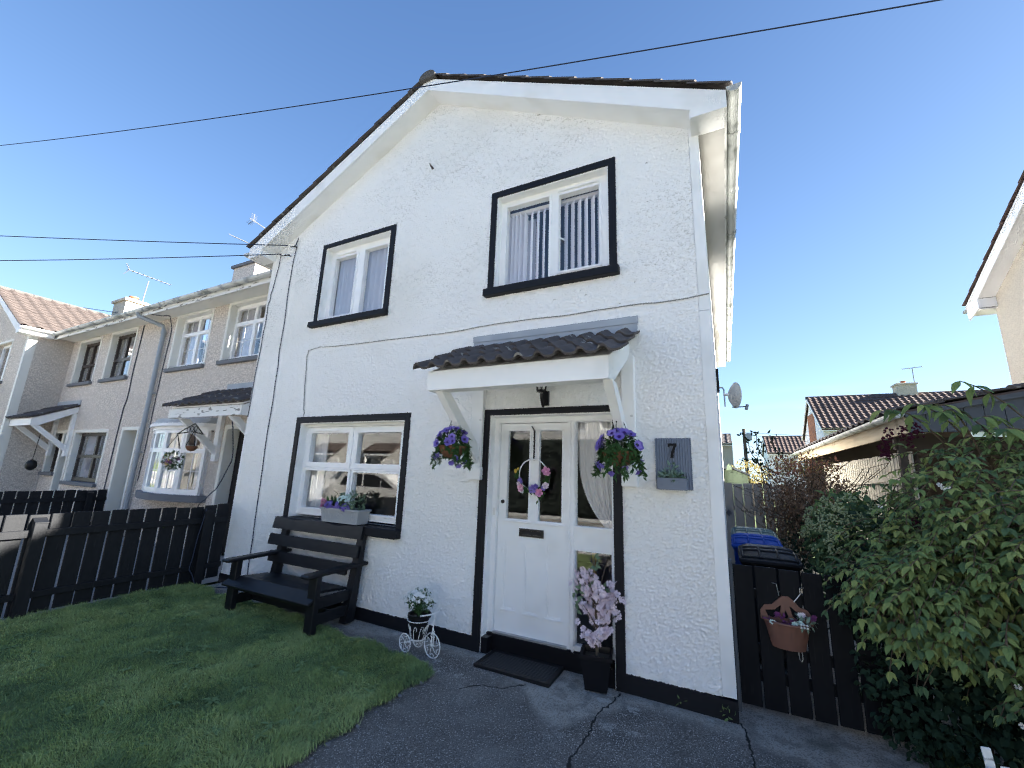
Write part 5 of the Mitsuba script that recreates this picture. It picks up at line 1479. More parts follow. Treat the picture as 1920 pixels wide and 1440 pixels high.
WP = thing('wall_pot', 'terracotta coloured half pot with purple and white flowers hooked on the side gate', 'planter')
wx, wy, wz = 0.362, 0.188, 0.60
bk_ = sg.Polygon([(-0.155, 0.05), (-0.155, 0.10), (-0.128, 0.137), (-0.08, 0.145), (-0.04, 0.185), (-0.012, 0.210), (0.02, 0.212), (0.05, 0.19), (0.085, 0.148), (0.128, 0.137), (0.155, 0.10), (0.155, 0.05)]).buffer(0.008)
bk_ = bk_.difference(sg.Polygon([(-0.125, 0.105), (-0.07, 0.115), (-0.03, 0.15), (-0.045, 0.09), (-0.075, 0.065), (-0.11, 0.07)]).buffer(.004)).difference(sg.Polygon([(0.125, 0.105), (0.07, 0.115), (0.03, 0.15), (0.045, 0.09), (0.075, 0.065), (0.11, 0.07)]).buffer(.004)).difference(sg.Polygon([(0, 0.125), (-0.014, 0.085), (-0.008, 0.068), (0.008, 0.068), (0.014, 0.085)]))
part(WP, 'back', MB().prism(sa.translate(bk_, wx, wz), wy - 0.016, wy - 0.002, 'y'), 'm_terra')
half = lambda r, d, z, n=15: [(wx + r * math.cos(t), wy - 0.004 + d * math.sin(t), wz + z) for t in np.linspace(math.pi, 2 * math.pi, n)]
cup = m3.Manifold.hull_points(A(half(.105, .075, -0.125) + half(.145, .135, 0.055))) - m3.Manifold.hull_points(A([(x, min(y, wy - .012), z) for x, y, z in half(.095, .065, -0.05) + half(.138, .125, 0.09)]))
mm = cup.to_mesh()
part(WP, 'bowl', MB().add(mm.vert_properties[:, :3], mm.tri_verts), 'm_terra', 30)
part(WP, 'rim', MB().tube(half(.150, .140, 0.055, 25), 0.009, 8), 'm_terra', True)
part(WP, 'soil', MB().add(A(half(.13, .115, 0.03) + [(wx, wy - .012, wz + .03)]), [[15, i, i + 1] for i in range(14)]), 'm_bark')
part(WP, 'hook', MB().tube([[wx - .07, wy + .0, wz + .30], [wx - .045, wy - .02, wz + .30], [wx - .035, wy - .02, wz + .22]], 0.0035, 5), 'm_metal')
part(WP, 'hook', MB().tube([[wx + .125, wy, wz + .29], [wx + .10, wy - .02, wz + .29], [wx + .10, wy - .02, wz + .25], [wx + .055, wy - .02, wz + .19]], 0.0035, 5), 'm_metal')
part(WP, 'wire_loop', MB().tube([[wx + .055, wy - .02, wz - .12], [wx + .058, wy - .02, wz - .19], [wx + .07, wy - .02, wz - .20], [wx + .078, wy - .02, wz - .18], [wx + .075, wy - .02, wz - .12]], 0.003, 5), 'm_metal')
part(WP, 'foliage', MB().add(*clump(60, (wx - .03, wy - .06, wz + .055), (.09, .04, .03), .035, SIMPLE)), 'p_plum')
part(WP, 'foliage', MB().add(*clump(40, (wx + .09, wy - .07, wz + .07), (.06, .05, .04), .045)), 'l_sage')
for dx, dz, m_, r in ((.04, .06, 'p_mint', .022), (.075, .075, 'p_mint', .02), (.085, .115, 'p_white', .022), (.10, .12, 'p_blossom', .018), (.155, .10, 'p_plum', .022), (.165, .115, 'p_plum', .018), (-.1, .055, 'p_mint', .018), (-.085, .055, 'p_white', .014), (-.06, .10, 'p_plum', .02)):
    flower(WP, 'ruff', r, [wx + dx, wy - .11 if dz < .09 else wy - .06, wz + dz], [0, -1, .7], m_)
for k in range(6):
    part(WP, 'berry', MB().ball([wx + .075 + .018 * (k % 3), wy - .135, wz + .055 + .018 * (k // 3)], .007, 1), 'p_white', True)


def wheelie_bin(label, x0, x1, y0, y1, zt, m):
    t = thing('wheelie_bin', label, 'bin', 'wheelie bins standing behind the side gate')
    xc, w, dp = (x0 + x1) / 2, (x1 - x0) / 2, y1 - y0
    body = m3.Manifold.hull_points(A([(xc + s * w * .80, y, 0.06) for s in (-1, 1) for y in (y0 + .12, y1 - .08)] + [(xc + s * w * .93, y, zt - .07) for s in (-1, 1) for y in (y0 + .04, y1 - .05)])).to_mesh()
    part(t, 'body', MB().add(body.vert_properties[:, :3], body.tri_verts).box(xc - w * .97, xc + w * .97, y0 + .02, y1 - .03, zt - .105, zt - .0705, .01), m)
    lid = MB()
    g = []
    xs, ys = np.linspace(-1, 1, 15), np.linspace(0, 1, 9)
    for a in xs:
        g.append([[xc + a * w, y0 + dp * q_, zt - .06 + .065 * (math.sin(min(1, q_ * 2.2) * math.pi / 2)) * (1 - abs(a) ** 6 * .6) + .022 * q_] for q_ in ys])
    lid.sheet(A(g))
    lid.box(xc - w, xc + w, y0 - .012, y0 + .012, zt - .085, zt - .05, .008).box(xc - w - .005, xc - w + .012, y0, y1 - .05, zt - .075, zt - .045, .005).box(xc + w - .012, xc + w + .005, y0, y1 - .05, zt - .075, zt - .045, .005)
    k = part(t, 'lid', lid, m, 40)
    zl = lambda a, q_: zt - .06 + .065 * math.sin(min(1, q_ * 2.2) * math.pi / 2) * (1 - abs(a) ** 6 * .6) + .022 * q_
    for q_ in (.10, .36, .62):
        rb = MB().tube([[xc + a * w, y0 + dp * q_, zl(a, q_) + .002] for a in np.linspace(-.88, .88, 13)], .011, 6)
        part(k, 'rib', rb, m, True)
    for a in (-.88, -.3, .3, .88):
        part(k, 'rib', MB().tube([[xc + a * w, y0 + dp * q_, zl(a, q_) + .003] for q_ in np.linspace(.08, .64, 8)], .010, 6), m, True)
    part(t, 'handle', MB().tube([[xc - w * .8, y1 - .02, zt - .03], [xc - w * .8, y1 + .05, zt - .02], [xc + w * .8, y1 + .05, zt - .02], [xc + w * .8, y1 - .02, zt - .03]], .016, 8), m, True)
    for s in (-1, 1):
        part(t, 'wheel', MB().lathe([(0.0, -.025), (.10, -.025), (.10, .025), (0.0, .025)], [xc + s * w * .8, y1 - .03, 0.10], 16, [1, 0, 0]), 'm_rubber', 30)


wheelie_bin('black wheelie bin with ribbed lid, nearest the side gate', 0.10, 0.60, 1.02, 1.55, 0.975, 'm_bin_black')
wheelie_bin('blue wheelie bin in the middle of the row behind the side gate', 0.045, 0.535, 1.72, 2.25, 1.005, 'm_blue')
wheelie_bin('pale green wheelie bin at the back of the row behind the side gate', 0.05, 0.56, 2.42, 2.95, 1.015, 'm_bin_green')

# ------------------------------------------------------------------ satellite dish, back fence, shed
SD = thing('satellite_dish', 'pale satellite dish on the side wall of the white house', 'dish')
part(SD, 'wall_plate', MB().box(0.0, 0.032, 2.9, 3.02, 2.90, 3.24, 0.004), 'm_black')
part(SD, 'bracket', MB().tube([[0.02, 2.96, 2.965], [0.07, 2.96, 2.965], [0.088, 2.96, 2.93], [0.09, 2.96, 2.68]], 0.010, 8).box(0.075, 0.165, 2.945, 2.975, 2.84, 2.875, .005), 'm_metal')
dn = unit([0.93, 0.36, 0.02]); df = frame(dn)
rr = np.linspace(0, 1, 8)
pr_ = [(q_ * 0.5, 0.09 * q_ * q_ - .05) for q_ in rr]
dm = MB().lathe([(a * .40, b) for a, b in pr_], [0, 0, 0], 32).lathe([(a * .40, b - .006) for a, b in pr_], [0, 0, 0], 32).lathe([(.2, .04), (.206, .036), (.2, .033)], [0, 0, 0], 32).mesh()
v = A(dm.vertices)
part(SD, 'reflector', MB().add(A([0.200, 2.97, 2.845]) + v[:, :1] * df[0] * 0.95 + v[:, 1:2] * df[1] * .92 + v[:, 2:] * dn, dm.faces), 'm_dish', 40)
part(SD, 'arm', MB().tube([[0.18, 2.96, 2.67], [0.36, 3.03, 2.685]], 0.008, 6), 'm_black')
part(SD, 'receiver', MB().tube([[0.375, 3.04, 2.715], [0.355, 3.03, 2.64]], 0.02, 8), 'm_gutter_grey', 30)

BF = thing('back_fence', 'grey weathered board gate across the alley behind the bins', 'fence')
for k in range(8):
    a = -0.005 + k * 0.146
    part(BF, 'board', MB().box(a, a + 0.132, 4.5, 4.52, 0.05, 1.605 + rng.normal(0, .006), .003), 'm_greywood')
for z in (0.4, 1.2):
    part(BF, 'rail', MB().box(0, 1.16, 4.521, 4.56, z - .04, z + .04), 'm_greywood')
part(BF, 'ornament', MB().prism(sg.Polygon([(0.045, 1.17), (0.095, 1.11), (0.045, 1.05), (-0.005, 1.11)]), 4.49, 4.499, 'y'), 'm_sill')
GS = thing('garden_shed', 'green wooden garden shed seen above the grey back fence', 'shed')
part(GS, 'wall', MB().prism(sg.Polygon([(-1.2, 0), (0.50, 0), (0.50, 1.77), (0.12, 1.93), (-0.3, 1.77), (-1.2, 1.5)]), 7.5, 9.5, 'y'), 'm_shed_green')
part(GS, 'roof', MB().prism(sg.Polygon([(0.54, 1.765), (0.12, 1.945), (-0.34, 1.765), (-0.34, 1.80), (0.12, 1.985), (0.54, 1.80)]), 7.42, 9.6, 'y'), 'm_slategrey')
part(GS, 'finial', MB().prism(sg.Polygon([(0.06, 1.88), (0.18, 1.88), (0.16, 1.99), (0.12, 2.03), (0.08, 1.99)]), 7.38, 7.415, 'y'), 'm_shed_green')

CP = thing('carport', 'dark boarded carport roof with gutter and raw timber fascia behind the hedge', 'shelter')
for k in range(22):
    a = 1.775 + k * 0.146
    ztop_ = 2.375 + 0.2 * (a - 1.775)
    part(CP, 'board', MB().prism(sg.Polygon([(a, 2.2), (a + .14, 2.2), (a + .14, ztop_ + .028), (a, ztop_)]), 2.0, 2.02, 'y'), 'm_slategrey')
part(CP, 'verge_trim', MB().bar([1.75, 1.99, 2.375], [5.0, 1.99, 2.375 + .2 * 3.25], 0.05, 0.05), 'm_slategrey')
part(CP, 'roof', MB().prism(sg.Polygon([(1.72, 2.385), (5.0, 3.04), (5.0, 3.07), (1.72, 2.415)]), 1.97, 9.5, 'y'), 'm_brown_tile')
es = unit([1, 0, 0.2])
slope_tiles(num('carport__roof')[:13], [1.70, 9.5, 2.43], [0, -1, 0], es, 0.30, 0.33, 25, 5, 'm_tile', lambda c, r: False, 'tile', roll=.03)
part(CP, 'fascia', MB().box(1.748, 1.772, 2.021, 9.4, 2.19, 2.375), 'm_timber')
an = np.linspace(math.pi, 2 * math.pi, 9)
part(CP, 'gutter', MB().prism(sg.Polygon([(1.69 + .055 * math.cos(t), 2.40 + .055 * math.sin(t)) for t in an] + [(1.69 + .048 * math.cos(t), 2.40 + .048 * math.sin(t)) for t in an[::-1]]), 1.96, 9.4, 'y').prism(sg.Polygon([(1.69 + .055 * math.cos(t), 2.40 + .055 * math.sin(t)) for t in an]), 1.955, 1.962, 'y'), 'm_gutter', 30)
for y in (2.45, 8.8):
    part(CP, 'post', MB().box(1.80, 1.87, y + .03, y + .10, 0, 2.19), 'm_pole')
part(CP, 'beam', MB().box(1.775, 5.0, 2.5, 2.56, 2.05, 2.19), 'm_pole')
part(CP, 'side_wall', MB().box(4.9, 5.0, 2.1, 9.2, 0, 2.6), 'm_pole')
part(CP, 'rear_wall', MB().prism(sg.Polygon([(1.95, 0), (5.0, 0), (5.0, 3.03), (1.95, 2.42)]), 9.21, 9.3, 'y'), 'm_pole')
TR = thing('trellis_fence', 'pale slatted trellis fence beneath the carport roof', 'fence')
for k in range(40):
    y = 2.5 + k * .12
    part(TR, 'slat', MB().box(1.905, 1.918, y, y + .088, 0.2, 2.03 + rng.normal(0, .004)), 'm_trellis')
part(TR, 'backing', MB().box(1.95, 1.96, 2.5, 7.3, 0.2, 2.0), 'm_pole')  # dark sheet added behind the slats to keep their gaps dark
for z in (1.05, 1.70):
    part(TR, 'rail', MB().box(1.885, 1.9045, 2.45, 7.3, z - .04, z + .04), 'm_trellis')
WB = thing('white_picket', 'white painted pickets half hidden by leaves in the bottom right corner', 'fence')
for p, q_ in (((1.07, -.72, -.02), (1.035, -.70, .465)), ((1.12, -.74, -.02), (1.085, -.72, .41)), ((1.165, -.76, -.02), (1.135, -.74, .41))):
    part(WB, 'slat', MB().bar(p, q_, .034, .012, up=(0, 1, 0), bev=.003), 'm_peel')
part(WB, 'rail', MB().bar((1.02, -.735, .385), (1.18, -.765, .375), .012, .022), 'm_peel')

# ------------------------------------------------------------------ hedge of big leaved shrubs at the right
LV = [leaf_shape(1, .46, .34, .18), leaf_shape(1, .40, .50, .22), leaf_shape(1, .50, .22, .12)]
SH = thing('flowering_shrub', 'tall green shrub with drooping pointed leaves and dark berry tassels at the right', 'shrub')
lobes = [((1.62, -0.10, 1.12), (0.78, 0.50, 0.36), 400), ((1.80, 0.10, 1.60), (0.75, 0.60, 0.45), 480), ((1.15, 0.00, 1.05), (0.42, 0.30, 0.20), 230),
         ((1.20, -0.10, 0.86), (0.36, 0.24, 0.14), 90), ((1.78, -0.50, 0.70), (0.40, 0.32, 0.40), 230), ((1.58, -0.62, 0.36), (0.20, 0.24, 0.26), 90), ((1.78, -0.45, 1.35), (.5, .4, .4), 190), ((1.22, 0.35, 1.28), (.36, .40, .22), 150), ((1.45, -.3, .62), (.14, .12, .08), 16)]
LP, LD, LU, LS, LM = [], [], [], [], []
stems = MB()
for c, r, n in lobes:
    d = sphere_dirs(n)
    d[:, 1] = np.where(d[:, 1] > .45, -d[:, 1], d[:, 1])
    q_ = rng.uniform(0.25, 1.0, (n, 1)) ** 0.45
    P0 = A(c) + d * A(r) * q_
    for p, n_ in zip(P0, d):
        ax = unit(n_ * [.6, .6, .25] + rng.normal(0, .28, 3) + [-.15, -.25, -.22])
        L = rng.uniform(.14, .26)
        st = A([p + ax * L * t_ + [0, 0, -.16 * L * t_ ** 2 * 2] for t_ in np.linspace(0, 1, 5)])
        stems.tube(st, .0028, 4, caps=False)
        lat = unit(np.cross(ax, [0, 0, 1.0]))
        tone = rng.choice(3, p=[.50, .30, .20]) if n_[2] > -.2 else rng.choice(3, p=[.4, .12, .48])
        for j in range(1, 5):
            for s in (-1, 1):
                dd = unit(lat * s * rng.uniform(.6, 1) + ax * .6 + [0, 0, -rng.uniform(.05, .6)] + rng.normal(0, .16, 3))
                LP.append(st[j]); LD.append(dd); LU.append(unit(A([0, 0, 1.0]) + n_ * .3 + rng.normal(0, .3, 3))); LS.append(rng.uniform(.040, .082) * (1.1 - .08 * j)); LM.append(tone if rng.random() < .75 else rng.integers(0, 3))
        LP.append(st[-1]); LD.append(unit(ax + [0, 0, -.5])); LU.append(A([0, 0, 1.0])); LS.append(rng.uniform(.05, .08)); LM.append(tone)
# long shoots reaching up past the carport
for base, tip in (((1.45, .1, 1.75), (1.02, -.05, 2.06)), ((1.6, .1, 1.7), (1.13, -.1, 2.10)), ((1.7, .1, 1.8), (1.22, -.1, 2.08)), ((1.75, 0, 1.7), (1.45, -.2, 1.98)), ((1.9, 0, 1.6), (1.52, -.25, 1.90)), ((1.5, .0, 1.8), (1.31, -.1, 2.03)), ((1.9, -.1, 1.6), (1.36, -.25, 2.20))):
    base, tip = A(base), A(tip)
    st = A([base + (tip - base) * t_ + [0, 0, .18 * math.sin(t_ * 2.6)] for t_ in np.linspace(0, 1, 9)])
    stems.tube(st, np.linspace(.006, .003, 9), 5)
    for j in range(2, 9):
        for s in (-1, 1):
            if rng.random() < .2:
                continue
            LP.append(st[j]); LD.append(unit(A([s * .7, -.4, -.55]) + rng.normal(0, .25, 3))); LU.append(unit(A([0, -.3, 1.0]) + rng.normal(0, .2, 3))); LS.append(rng.uniform(.07, .12)); LM.append(rng.choice(3, p=[.6, .2, .2]))
LP, LD, LU, LS, LM = A(LP), A(LD), A(LU), A(LS), A(LM)
dist = (LP - EYE) @ FWD
inview = (dist > .5) & ((LP - EYE) @ np.cross(FWD, UP) / dist < 1.2)
score = np.where(inview, LS / dist + .012 * rng.random(len(LS)) - .03 * (LP[:, 1] > .1), 0)
own = np.argsort(-score)[:300]
mats = ['l_green', 'l_lime', 'l_deep']
LSH = [shape(MB().add(*LV[i]), None, True) for i in range(3)]
for i in own:
    d = LD[i]; s_ = unit(np.cross(LU[i], d)); u = np.cross(d, s_)
    part(SH, 'leaf', LSH[i % 3], mats[LM[i]], matrix=M4(d, s_, u, LP[i], LS[i]))
rest = np.setdiff1d(np.arange(len(LS)), own)
for k in range(3):
    mm_ = MB()
    for j in range(3):
        sel = rest[(LM[rest] == k) & (rest % 3 == j)]
        mm_.add(*batch(LV[j], LP[sel], LD[sel], LU[sel], LS[sel]))
    part(SH, 'foliage', mm_, mats[k], True, kind='stuff')
part(SH, 'stem', stems, 'm_stalk', True)
for x, y in ((1.35, .15), (1.6, .1), (1.8, -.1), (1.7, -.4), (1.5, -.2)):
    part(SH, 'branch', MB().tube(wav([(x, y, 0), (x + .03, y, .5), (x - .05, y - .03, 1.0), (x - .02, y, 1.5)], 10, .05), np.linspace(.018, .008, 10), 6), 'm_bark', True)
for p in ((1.01, -.05, 1.97), (1.03, -.08, 2.03), (1.10, -.08, 2.04), (1.13, -.1, 1.99), (1.18, -.08, 2.06), (.99, -.04, 1.93), (1.02, -.05, 1.91), (1.28, -.2, 1.45), (1.40, -.4, 1.30), (1.12, .0, 1.45), (1.5, -.5, 1.05), (1.3, -.3, 1.0)):
    bm = MB()
    for k in range(26):
        bm.ball(A(p) + [rng.normal(0, .012), rng.normal(0, .012), -.10 * rng.random()], rng.uniform(.005, .008), 1)
    part(SH, 'berry_tassel', bm, 'l_berry', True, kind='stuff')
for p in ((1.20, -.2, 1.66), (1.215, -.2, 1.64), (1.235, -.2, 1.645), (1.43, -.3, 1.60), (.91, .05, 1.28), (1.30, -.4, .66), (1.27, -.45, .50), (1.0, .2, 1.5)):
    flower(SH, 'five', .016, p, [-.3, -1, .3], 'p_white')

IV = thing('ivy_hedge', 'dark ivy hedge hanging over the side gate below the leafy shrub', 'hedge')
for c, r, n, s_, m_ in (((1.08, .12, .42), (.36, .20, .46), 1500, .045, 'l_ivy'), ((1.45, .05, .45), (.42, .3, .50), 1500, .05, 'l_ivy'), ((.95, .22, .85), (.32, .22, .30), 700, .045, 'l_ivy'), ((1.2, .5, 1.1), (.45, .4, .5), 900, .05, 'l_ivy'), ((1.9, .4, .8), (.7, .5, .9), 1600, .06, 'l_ivy')):
    part(IV, 'foliage', MB().add(*clump(n, c, r, s_, leaf_shape(1, .75, .15, .1), lo=.3, down=.3)), m_, kind='stuff')
IB = thing('ivy_bush', 'mid green ivy bush with pale flower heads to the right of the bins', 'bush')
for c, r, n, s_, m_ in (((1.00, 1.0, 1.15), (.34, .6, .42), 900, .075, 'l_deep'), ((1.0, 1.2, 1.25), (.32, .5, .34), 420, .075, 'l_green'), ((.85, .75, .95), (.22, .35, .32), 500, .06, 'l_deep'), ((1.22, .9, 1.22), (.38, .5, .32), 420, .08, 'l_green'), ((1.1, 1.0, .6), (.42, .6, .5), 700, .07, 'l_ivy')):
    part(IB, 'foliage', MB().add(*clump(n, c, r, s_, leaf_shape(1, .55, .3, .15), lo=.3, down=.25)), m_, kind='stuff')
for k in range(60):
    d = unit(A([rng.normal(-.5, .5), rng.normal(-.5, .4), rng.uniform(-.1, 1)]))
    p = A([.98, .95, 1.14]) + d * A([.36, .58, .44])
    hm = MB()
    for j in range(14):
        hm.ball(p + sphere_dirs(1)[0] * .028, .008, 0)
    part(IB, 'flower_head', hm, 'l_head', True, kind='stuff')
BB = thing('brown_bush', 'dry brown and reddish climbing bush over the back fence', 'bush')
tw_ = MB()
for k in range(170):
    p = A([rng.uniform(.58, 1.5), rng.uniform(2.9, 4.6), rng.uniform(.7, 1.6)])
    q_ = p + A([rng.normal(0, .35), rng.normal(0, .3), rng.uniform(.1, .6)])
    tw_.tube([p, (p + q_) / 2 + rng.normal(0, .06, 3), q_], .004, 4)
for p, q_ in (((.55, 3.4, 1.6), (.28, 3.2, 2.28)), ((.6, 3.5, 1.7), (.42, 3.4, 2.35)), ((.7, 3.5, 1.7), (.25, 3.5, 1.95)), ((.8, 3.5, 1.8), (.62, 3.4, 2.3)), ((.5, 3.6, 1.5), (.50, 3.3, 2.2))):
    p, q_ = A(p), A(q_)
    st = A([p + (q_ - p) * t_ + [.03 * math.sin(t_ * 9), 0, .1 * math.sin(t_ * 3)] for t_ in np.linspace(0, 1, 12)])
    tw_.tube(st, .005, 4)
    pp = np.repeat(st[3:], 3, 0) + rng.normal(0, .02, (27, 3))
    part(BB, 'sprig', MB().add(*batch(leaf_shape(1, .5), pp, sphere_dirs(27), sphere_dirs(27), rng.uniform(.04, .075, 27))), 'l_ivy', kind='stuff')
part(BB, 'twig', tw_, 'm_stalk', True)
for c, r, n, s_, m_ in (((1.02, 3.7, 1.42), (.60, .7, .62), 3000, .05, 'l_brown'), ((.95, 3.5, 1.0), (.48, .5, .5), 1300, .05, 'l_brown'), ((1.0, 3.6, 1.90), (.5, .5, .18), 420, .05, 'l_rust'), ((1.0, 3.7, 1.88), (.5, .5, .14), 240, .05, 'l_gold'), ((1.20, 3.0, 1.4), (.40, .6, .36), 1000, .055, 'l_brown'), ((.9, 3.3, .7), (.35, .5, .5), 900, .05, 'l_ivy')):
    part(BB, 'foliage', MB().add(*clump(n, c, r, s_, leaf_shape(1, .5, .3, .2), lo=.1)), m_, kind='stuff')
part(bt, 'trunk', MB().tube([[1.2, 22, -.1], [1.2, 22, 1.8]], .12, 8), 'm_bark')
part(bt, 'crown', MB().add(*clump(700, (1.2, 22, 2.0), (.9, .8, .75), .16, SIMPLE)), 'l_gold', kind='stuff')
for p, n in (((-.06, -.06, .02), 9), ((-.36, -.045, .01), 5)):
    wd = thing('weed', 'small weed growing at the foot of the black plinth at the house corner' if n == 9 else 'tiny green weed against the black plinth right of the blossom pot', 'weed')
    part(wd, 'foliage', MB().add(*clump(n, A(p) + [0, 0, .03], (.04, .02, .03), .035)), 'l_green')

# ------------------------------------------------------------------ grass
NB = 190000
bx_ = rng.uniform(-6.2, -2.16, NB)
dens = rng.random(NB)
by_ = lawn_top(bx_) - rng.random(NB) ** 1.25 * 3.1
ok = bx_ < lawn_right(by_) + rng.normal(0, .025, NB)
dcam = np.hypot(bx_ - EYE[0], by_ - EYE[1])
bx_, by_ = bx_[ok], by_[ok]
tuft = meshkit.fbm(np.stack([bx_ * 7, by_ * 7, 0 * bx_], -1), 3)
bz_ = LAWNZ(bx_, by_)
n = len(bx_)
hgt = rng.uniform(.022, .055, n) * (0.25 + 1.7 * tuft ** 1.4) + .03 * np.exp(-((bx_ + 6.2) / .12) ** 2) * rng.random(n)
aa = rng.uniform(0, 2 * np.pi, n)
comb = 2 * np.pi * meshkit.noise(np.stack([bx_ * 5, by_ * 5, 0 * bx_ + 3], -1))
lean = np.stack([np.cos(comb), np.sin(comb)], -1) * rng.uniform(.2, 1.2, n)[:, None] + rng.normal(0, .5, (n, 2))
wv = np.stack([np.cos(aa), np.sin(aa), 0 * aa], -1) * (rng.uniform(.0012, .0026, n))[:, None]
P0 = np.stack([bx_, by_, bz_ - .004], -1)
mid = P0 + np.concatenate([lean * .35 * hgt[:, None], (hgt * .62)[:, None]], 1)
tip = P0 + np.concatenate([lean * 1.0 * hgt[:, None], (hgt * 1.0 / (1 + .35 * (lean ** 2).sum(1)))[:, None]], 1)
V = np.stack([P0 - wv, P0 + wv, mid - wv * .8, mid + wv * .8, tip], 1)
Fq = A([[0, 1, 3], [0, 3, 2], [2, 3, 4]])
patch = meshkit.fbm(np.stack([bx_ * 2.5, by_ * 2.5, 0 * bx_ + 9], -1), 3) + rng.normal(0, .10, n)
k_ = num('grass')
labels[k_] = {'label': 'short green lawn grass in the front garden', 'category': 'grass', 'kind': 'stuff'}
for nm, sel, m_ in (('grass__blades', (patch > .42) & (patch < .60), 'l_grass'), ('grass__pale_blades', patch >= .60, 'l_grass_pale'), ('grass__dark_blades', patch <= .42, 'l_grass_dark')):
    vv = V[sel]
    scene[nm] = shape(MB().add(vv.reshape(-1, 3), (Fq[None] + 5 * np.arange(len(vv))[:, None, None]).reshape(-1, 3)), m_)
    labels[nm] = {'kind': 'stuff'}
cl = MB()
for k in range(90):
    x = rng.uniform(-5.8, -2.3); y = lawn_top(x) - rng.random() * 1.8 - .05
    if x > lawn_right(y) - .03:
        continue
    nl = rng.integers(5, 12)
    a = rng.uniform(0, 6.28, nl)
    z = float(LAWNZ(A([x]), A([y]))[0])
    cl.add(*batch(leaf_shape(1, .38, .5, .1), np.tile([x, y, z + .015], (nl, 1)), np.stack([np.cos(a), np.sin(a), rng.uniform(.2, .8, nl)], -1), np.tile([0, 0, 1.0], (nl, 1)), rng.uniform(.03, .07, nl)))
scene['grass__broad_leaves'] = shape(cl, 'l_grass_dark')
labels['grass__broad_leaves'] = {'kind': 'stuff'}
for k, (x, y) in enumerate(((-2.25, -.62), (-2.19, -.75), (-2.20, -.98), (-2.21, -1.08), (-2.2, -1.22), (-2.18, -1.4), (-2.19, -1.62), (-2.17, -1.75))):
    s = rng.uniform(.012, .026)
    st = MB().ball([x, y, gz(x) + s * .3], [s, s * .7, s * .5], 1).mesh()
    st.vertices += (meshkit.noise(A(st.vertices) * 90)[:, None] - .5) * .008
    single('stone', ('small pale stone at the corner of the lawn nearest the house', 'second', 'third', 'fourth', 'fifth', 'sixth', 'seventh', 'eighth')[k] + ('' if k == 0 else ' pale stone from the house along the edge between lawn and drive'), 'stone', st, 'm_sill', True, group='stones along the lawn edge')

# ------------------------------------------------------------------ the other side of the street (seen in the window glass)
OH = thing('opposite_house', 'sunlit cream terraced houses across the road, seen reflected in the window glass', 'house')
YO = -14.0
po = R(-34, 8, -.1, 4.95)
wins = []
for k in range(9):
    x = -32.5 + k * 4.3
    wins += [(x, x + 1.3, 3.6, 4.8), (x + 2.0, x + 3.0, 3.6, 4.8), (x, x + 1.7, 1.0, 2.25)]
for b in wins:
    po = po.difference(R(*b))
part(OH, 'wall', MB().prism(po, YO - .3, YO, 'y'), 'm_cream_house')
part(OH, 'roof', MB().prism(sg.Polygon([(YO + .45, 4.9), (YO - 3.4, 7.0), (YO - 7.2, 4.9), (YO - 7.2, 4.8), (YO - 3.4, 6.9), (YO + .45, 4.8)]), -34, 8, 'x'), 'm_brown_tile')
part(OH, 'fascia', MB().box(-34, 8, YO + .45, YO + .47, 4.76, 4.95), 'm_paint')
for b in wins:
    m_ = (b[0] + b[1]) / 2
    hs = [(b[0] + .08, m_ - .04, b[2] + .1, b[3] - .45), (m_ + .04, b[1] - .08, b[2] + .1, b[3] - .45), (b[0] + .08, m_ - .04, b[3] - .38, b[3] - .08), (m_ + .04, b[1] - .08, b[3] - .38, b[3] - .08)]
    w = part(OH, 'window', window_frame(*b, hs, YO - .16), 'm_upvc')
    g = MB()
    for h in hs:
        g.box(h[0], h[1], YO - .14, YO - .13, h[2], h[3])
    part(w, 'pane', g, 'm_dark_glass')
    part(w, 'surround', MB().prism(R(b[0] - .1, b[1] + .1, b[2] - .1, b[3] + .1).difference(R(*b)), YO - .02, YO + .015, 'y'), 'm_paint')
for k in range(9):
    x = -30.6 + k * 4.3
    c = part(OH, 'canopy', MB().prism(sg.Polygon([(YO + .9, 2.5), (YO, 3.0), (YO, 2.94), (YO + .9, 2.44)]), x, x + 2.0, 'x'), 'm_brown_tile')
    part(c, 'fascia', MB().box(x + .05, x + 1.95, YO + .86, YO + .88, 2.3, 2.44), 'm_paint')
    slope_tiles(c, [x + 2.05, YO + .95, 2.50], [-1, 0, 0], unit([0, -1, .55]), .19, .33, 11, 3, 'm_pink', lambda a, b_: False, 'tile')
    part(c, 'post', MB().box(x + .1, x + .2, YO + .75, YO + .85, 0, 2.4), 'm_paint')
    part(OH, 'door', MB().box(x + .6, x + 1.5, YO + .001, YO + .05, 0, 2.1), 'm_upvc')
WF = thing('white_fence', 'white picket fence across the road, seen reflected in the lower window', 'fence')
for k in range(110):
    x = -30 + k * .2
    part(WF, 'picket', MB().box(x, x + .11, -13.0, -12.98, 0.0, .95 + .12 * math.sin(k * 1.3) ** 2), 'm_paint')
part(WF, 'rail', MB().box(-30, -8, -13.03, -13.001, .25, .33).box(-30, -8, -13.03, -13.001, .7, .78), 'm_paint')
GB = thing('golden_bush', 'golden green bush across the road, seen reflected in the lower window', 'bush')
part(GB, 'foliage', MB().add(*clump(900, (-17.0, -12.4, 1.0), (1.0, .5, .8), .16, SIMPLE)), 'l_gold', kind='stuff')
part(GB, 'foliage', MB().add(*clump(600, (-17.0, -12.4, .8), (1.0, .5, .8), .16, SIMPLE)), 'l_green', kind='stuff')
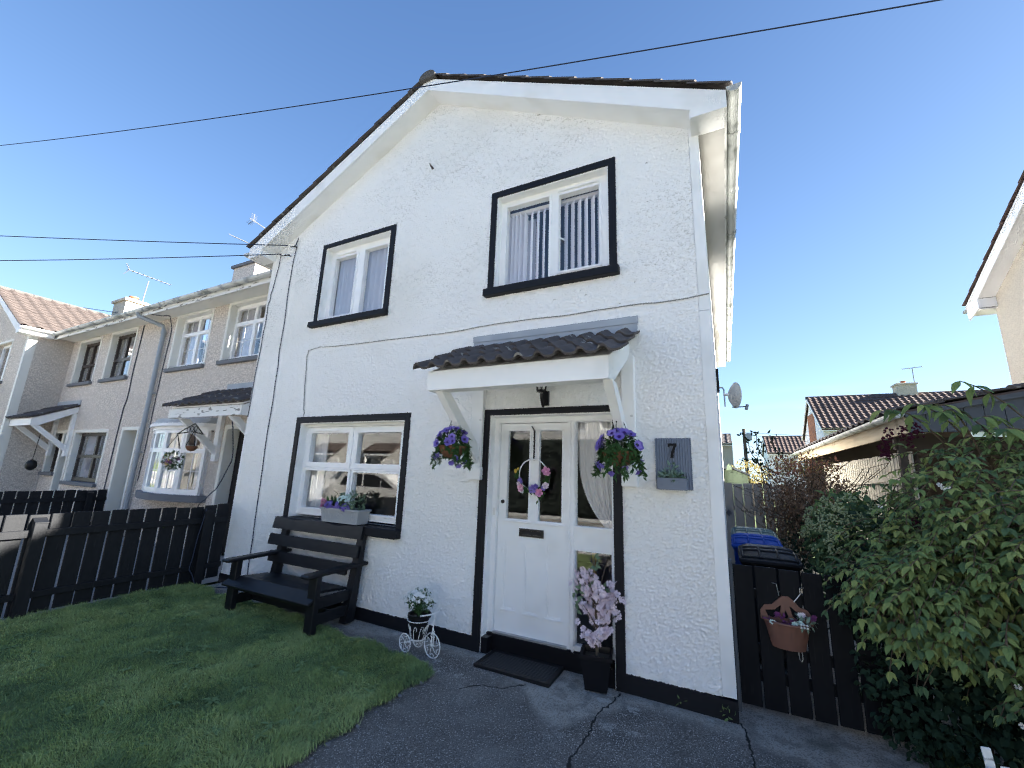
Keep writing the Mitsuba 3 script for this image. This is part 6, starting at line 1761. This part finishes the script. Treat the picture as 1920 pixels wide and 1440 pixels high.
DH = thing('dark_hedge', 'dark hedge added across the road to darken the reflection in the front door glass', 'hedge')  # unseen hedge, added only to darken what the door glass reflects
g = MB().box(-11.5, -2.5, -13.6, -12.6, 0, 3.1, .2).mesh()
part(DH, 'foliage', MB().add(A(g.vertices), g.faces).add(*batch(SIMPLE, np.stack([rng.uniform(-11.5, -2.5, 3000), np.full(3000, -12.6), rng.uniform(0, 3.1, 3000)], -1), sphere_dirs(3000), sphere_dirs(3000), .15)), 'm_hedge_dark', kind='stuff')
CR = thing('parked_car', 'pale parked car on the road, seen reflected in the lower window', 'car')
cxp, cyp = -10.6, -7.6
lo_ = sg.Polygon([(-2.0, .30), (2.05, .30), (2.1, .62), (1.95, .85), (1.0, .95), (-1.85, .98), (-2.05, .7)]).buffer(.05)
up_ = sg.Polygon([(-1.9, .95), (-1.55, 1.38), (-1.0, 1.50), (.0, 1.50), (.45, 1.38), (1.15, .95)]).buffer(.03)
gls = sg.Polygon([(-1.6, 1.0), (-1.38, 1.33), (-.95, 1.42), (-.05, 1.42), (.35, 1.32), (.9, 1.0)])
part(CR, 'body', MB().prism(sa.translate(lo_, cxp, 0), cyp - .82, cyp + .82, 'y'), 'm_car', 30)
part(CR, 'cabin', MB().prism(sa.translate(up_, cxp, 0), cyp - .70, cyp + .70, 'y'), 'm_car', 30)
for a, b in ((-1.7, -.55), (-.45, .3), (.36, .95)):
    part(CR, 'side_window', MB().prism(sa.translate(gls.intersection(R(a, b, 0, 2)), cxp, 0), cyp + .69, cyp + .712, 'y'), 'm_dark_glass')
for dx in (-1.25, 1.3):
    for s in (-1, 1):
        w = part(CR, 'wheel', MB().lathe([(0.0, -.1), (.30, -.1), (.31, 0), (.30, .1), (0.0, .1)], [cxp + dx, cyp + s * .76, .31], 20, [0, 1, 0]), 'm_rubber', 30)
        part(w, 'rim', MB().lathe([(0.0, .012), (.19, .0), (.2, -.01)], [cxp + dx, cyp + s * .865, .31], 16, [0, s, 0]), 'm_metal', 30)
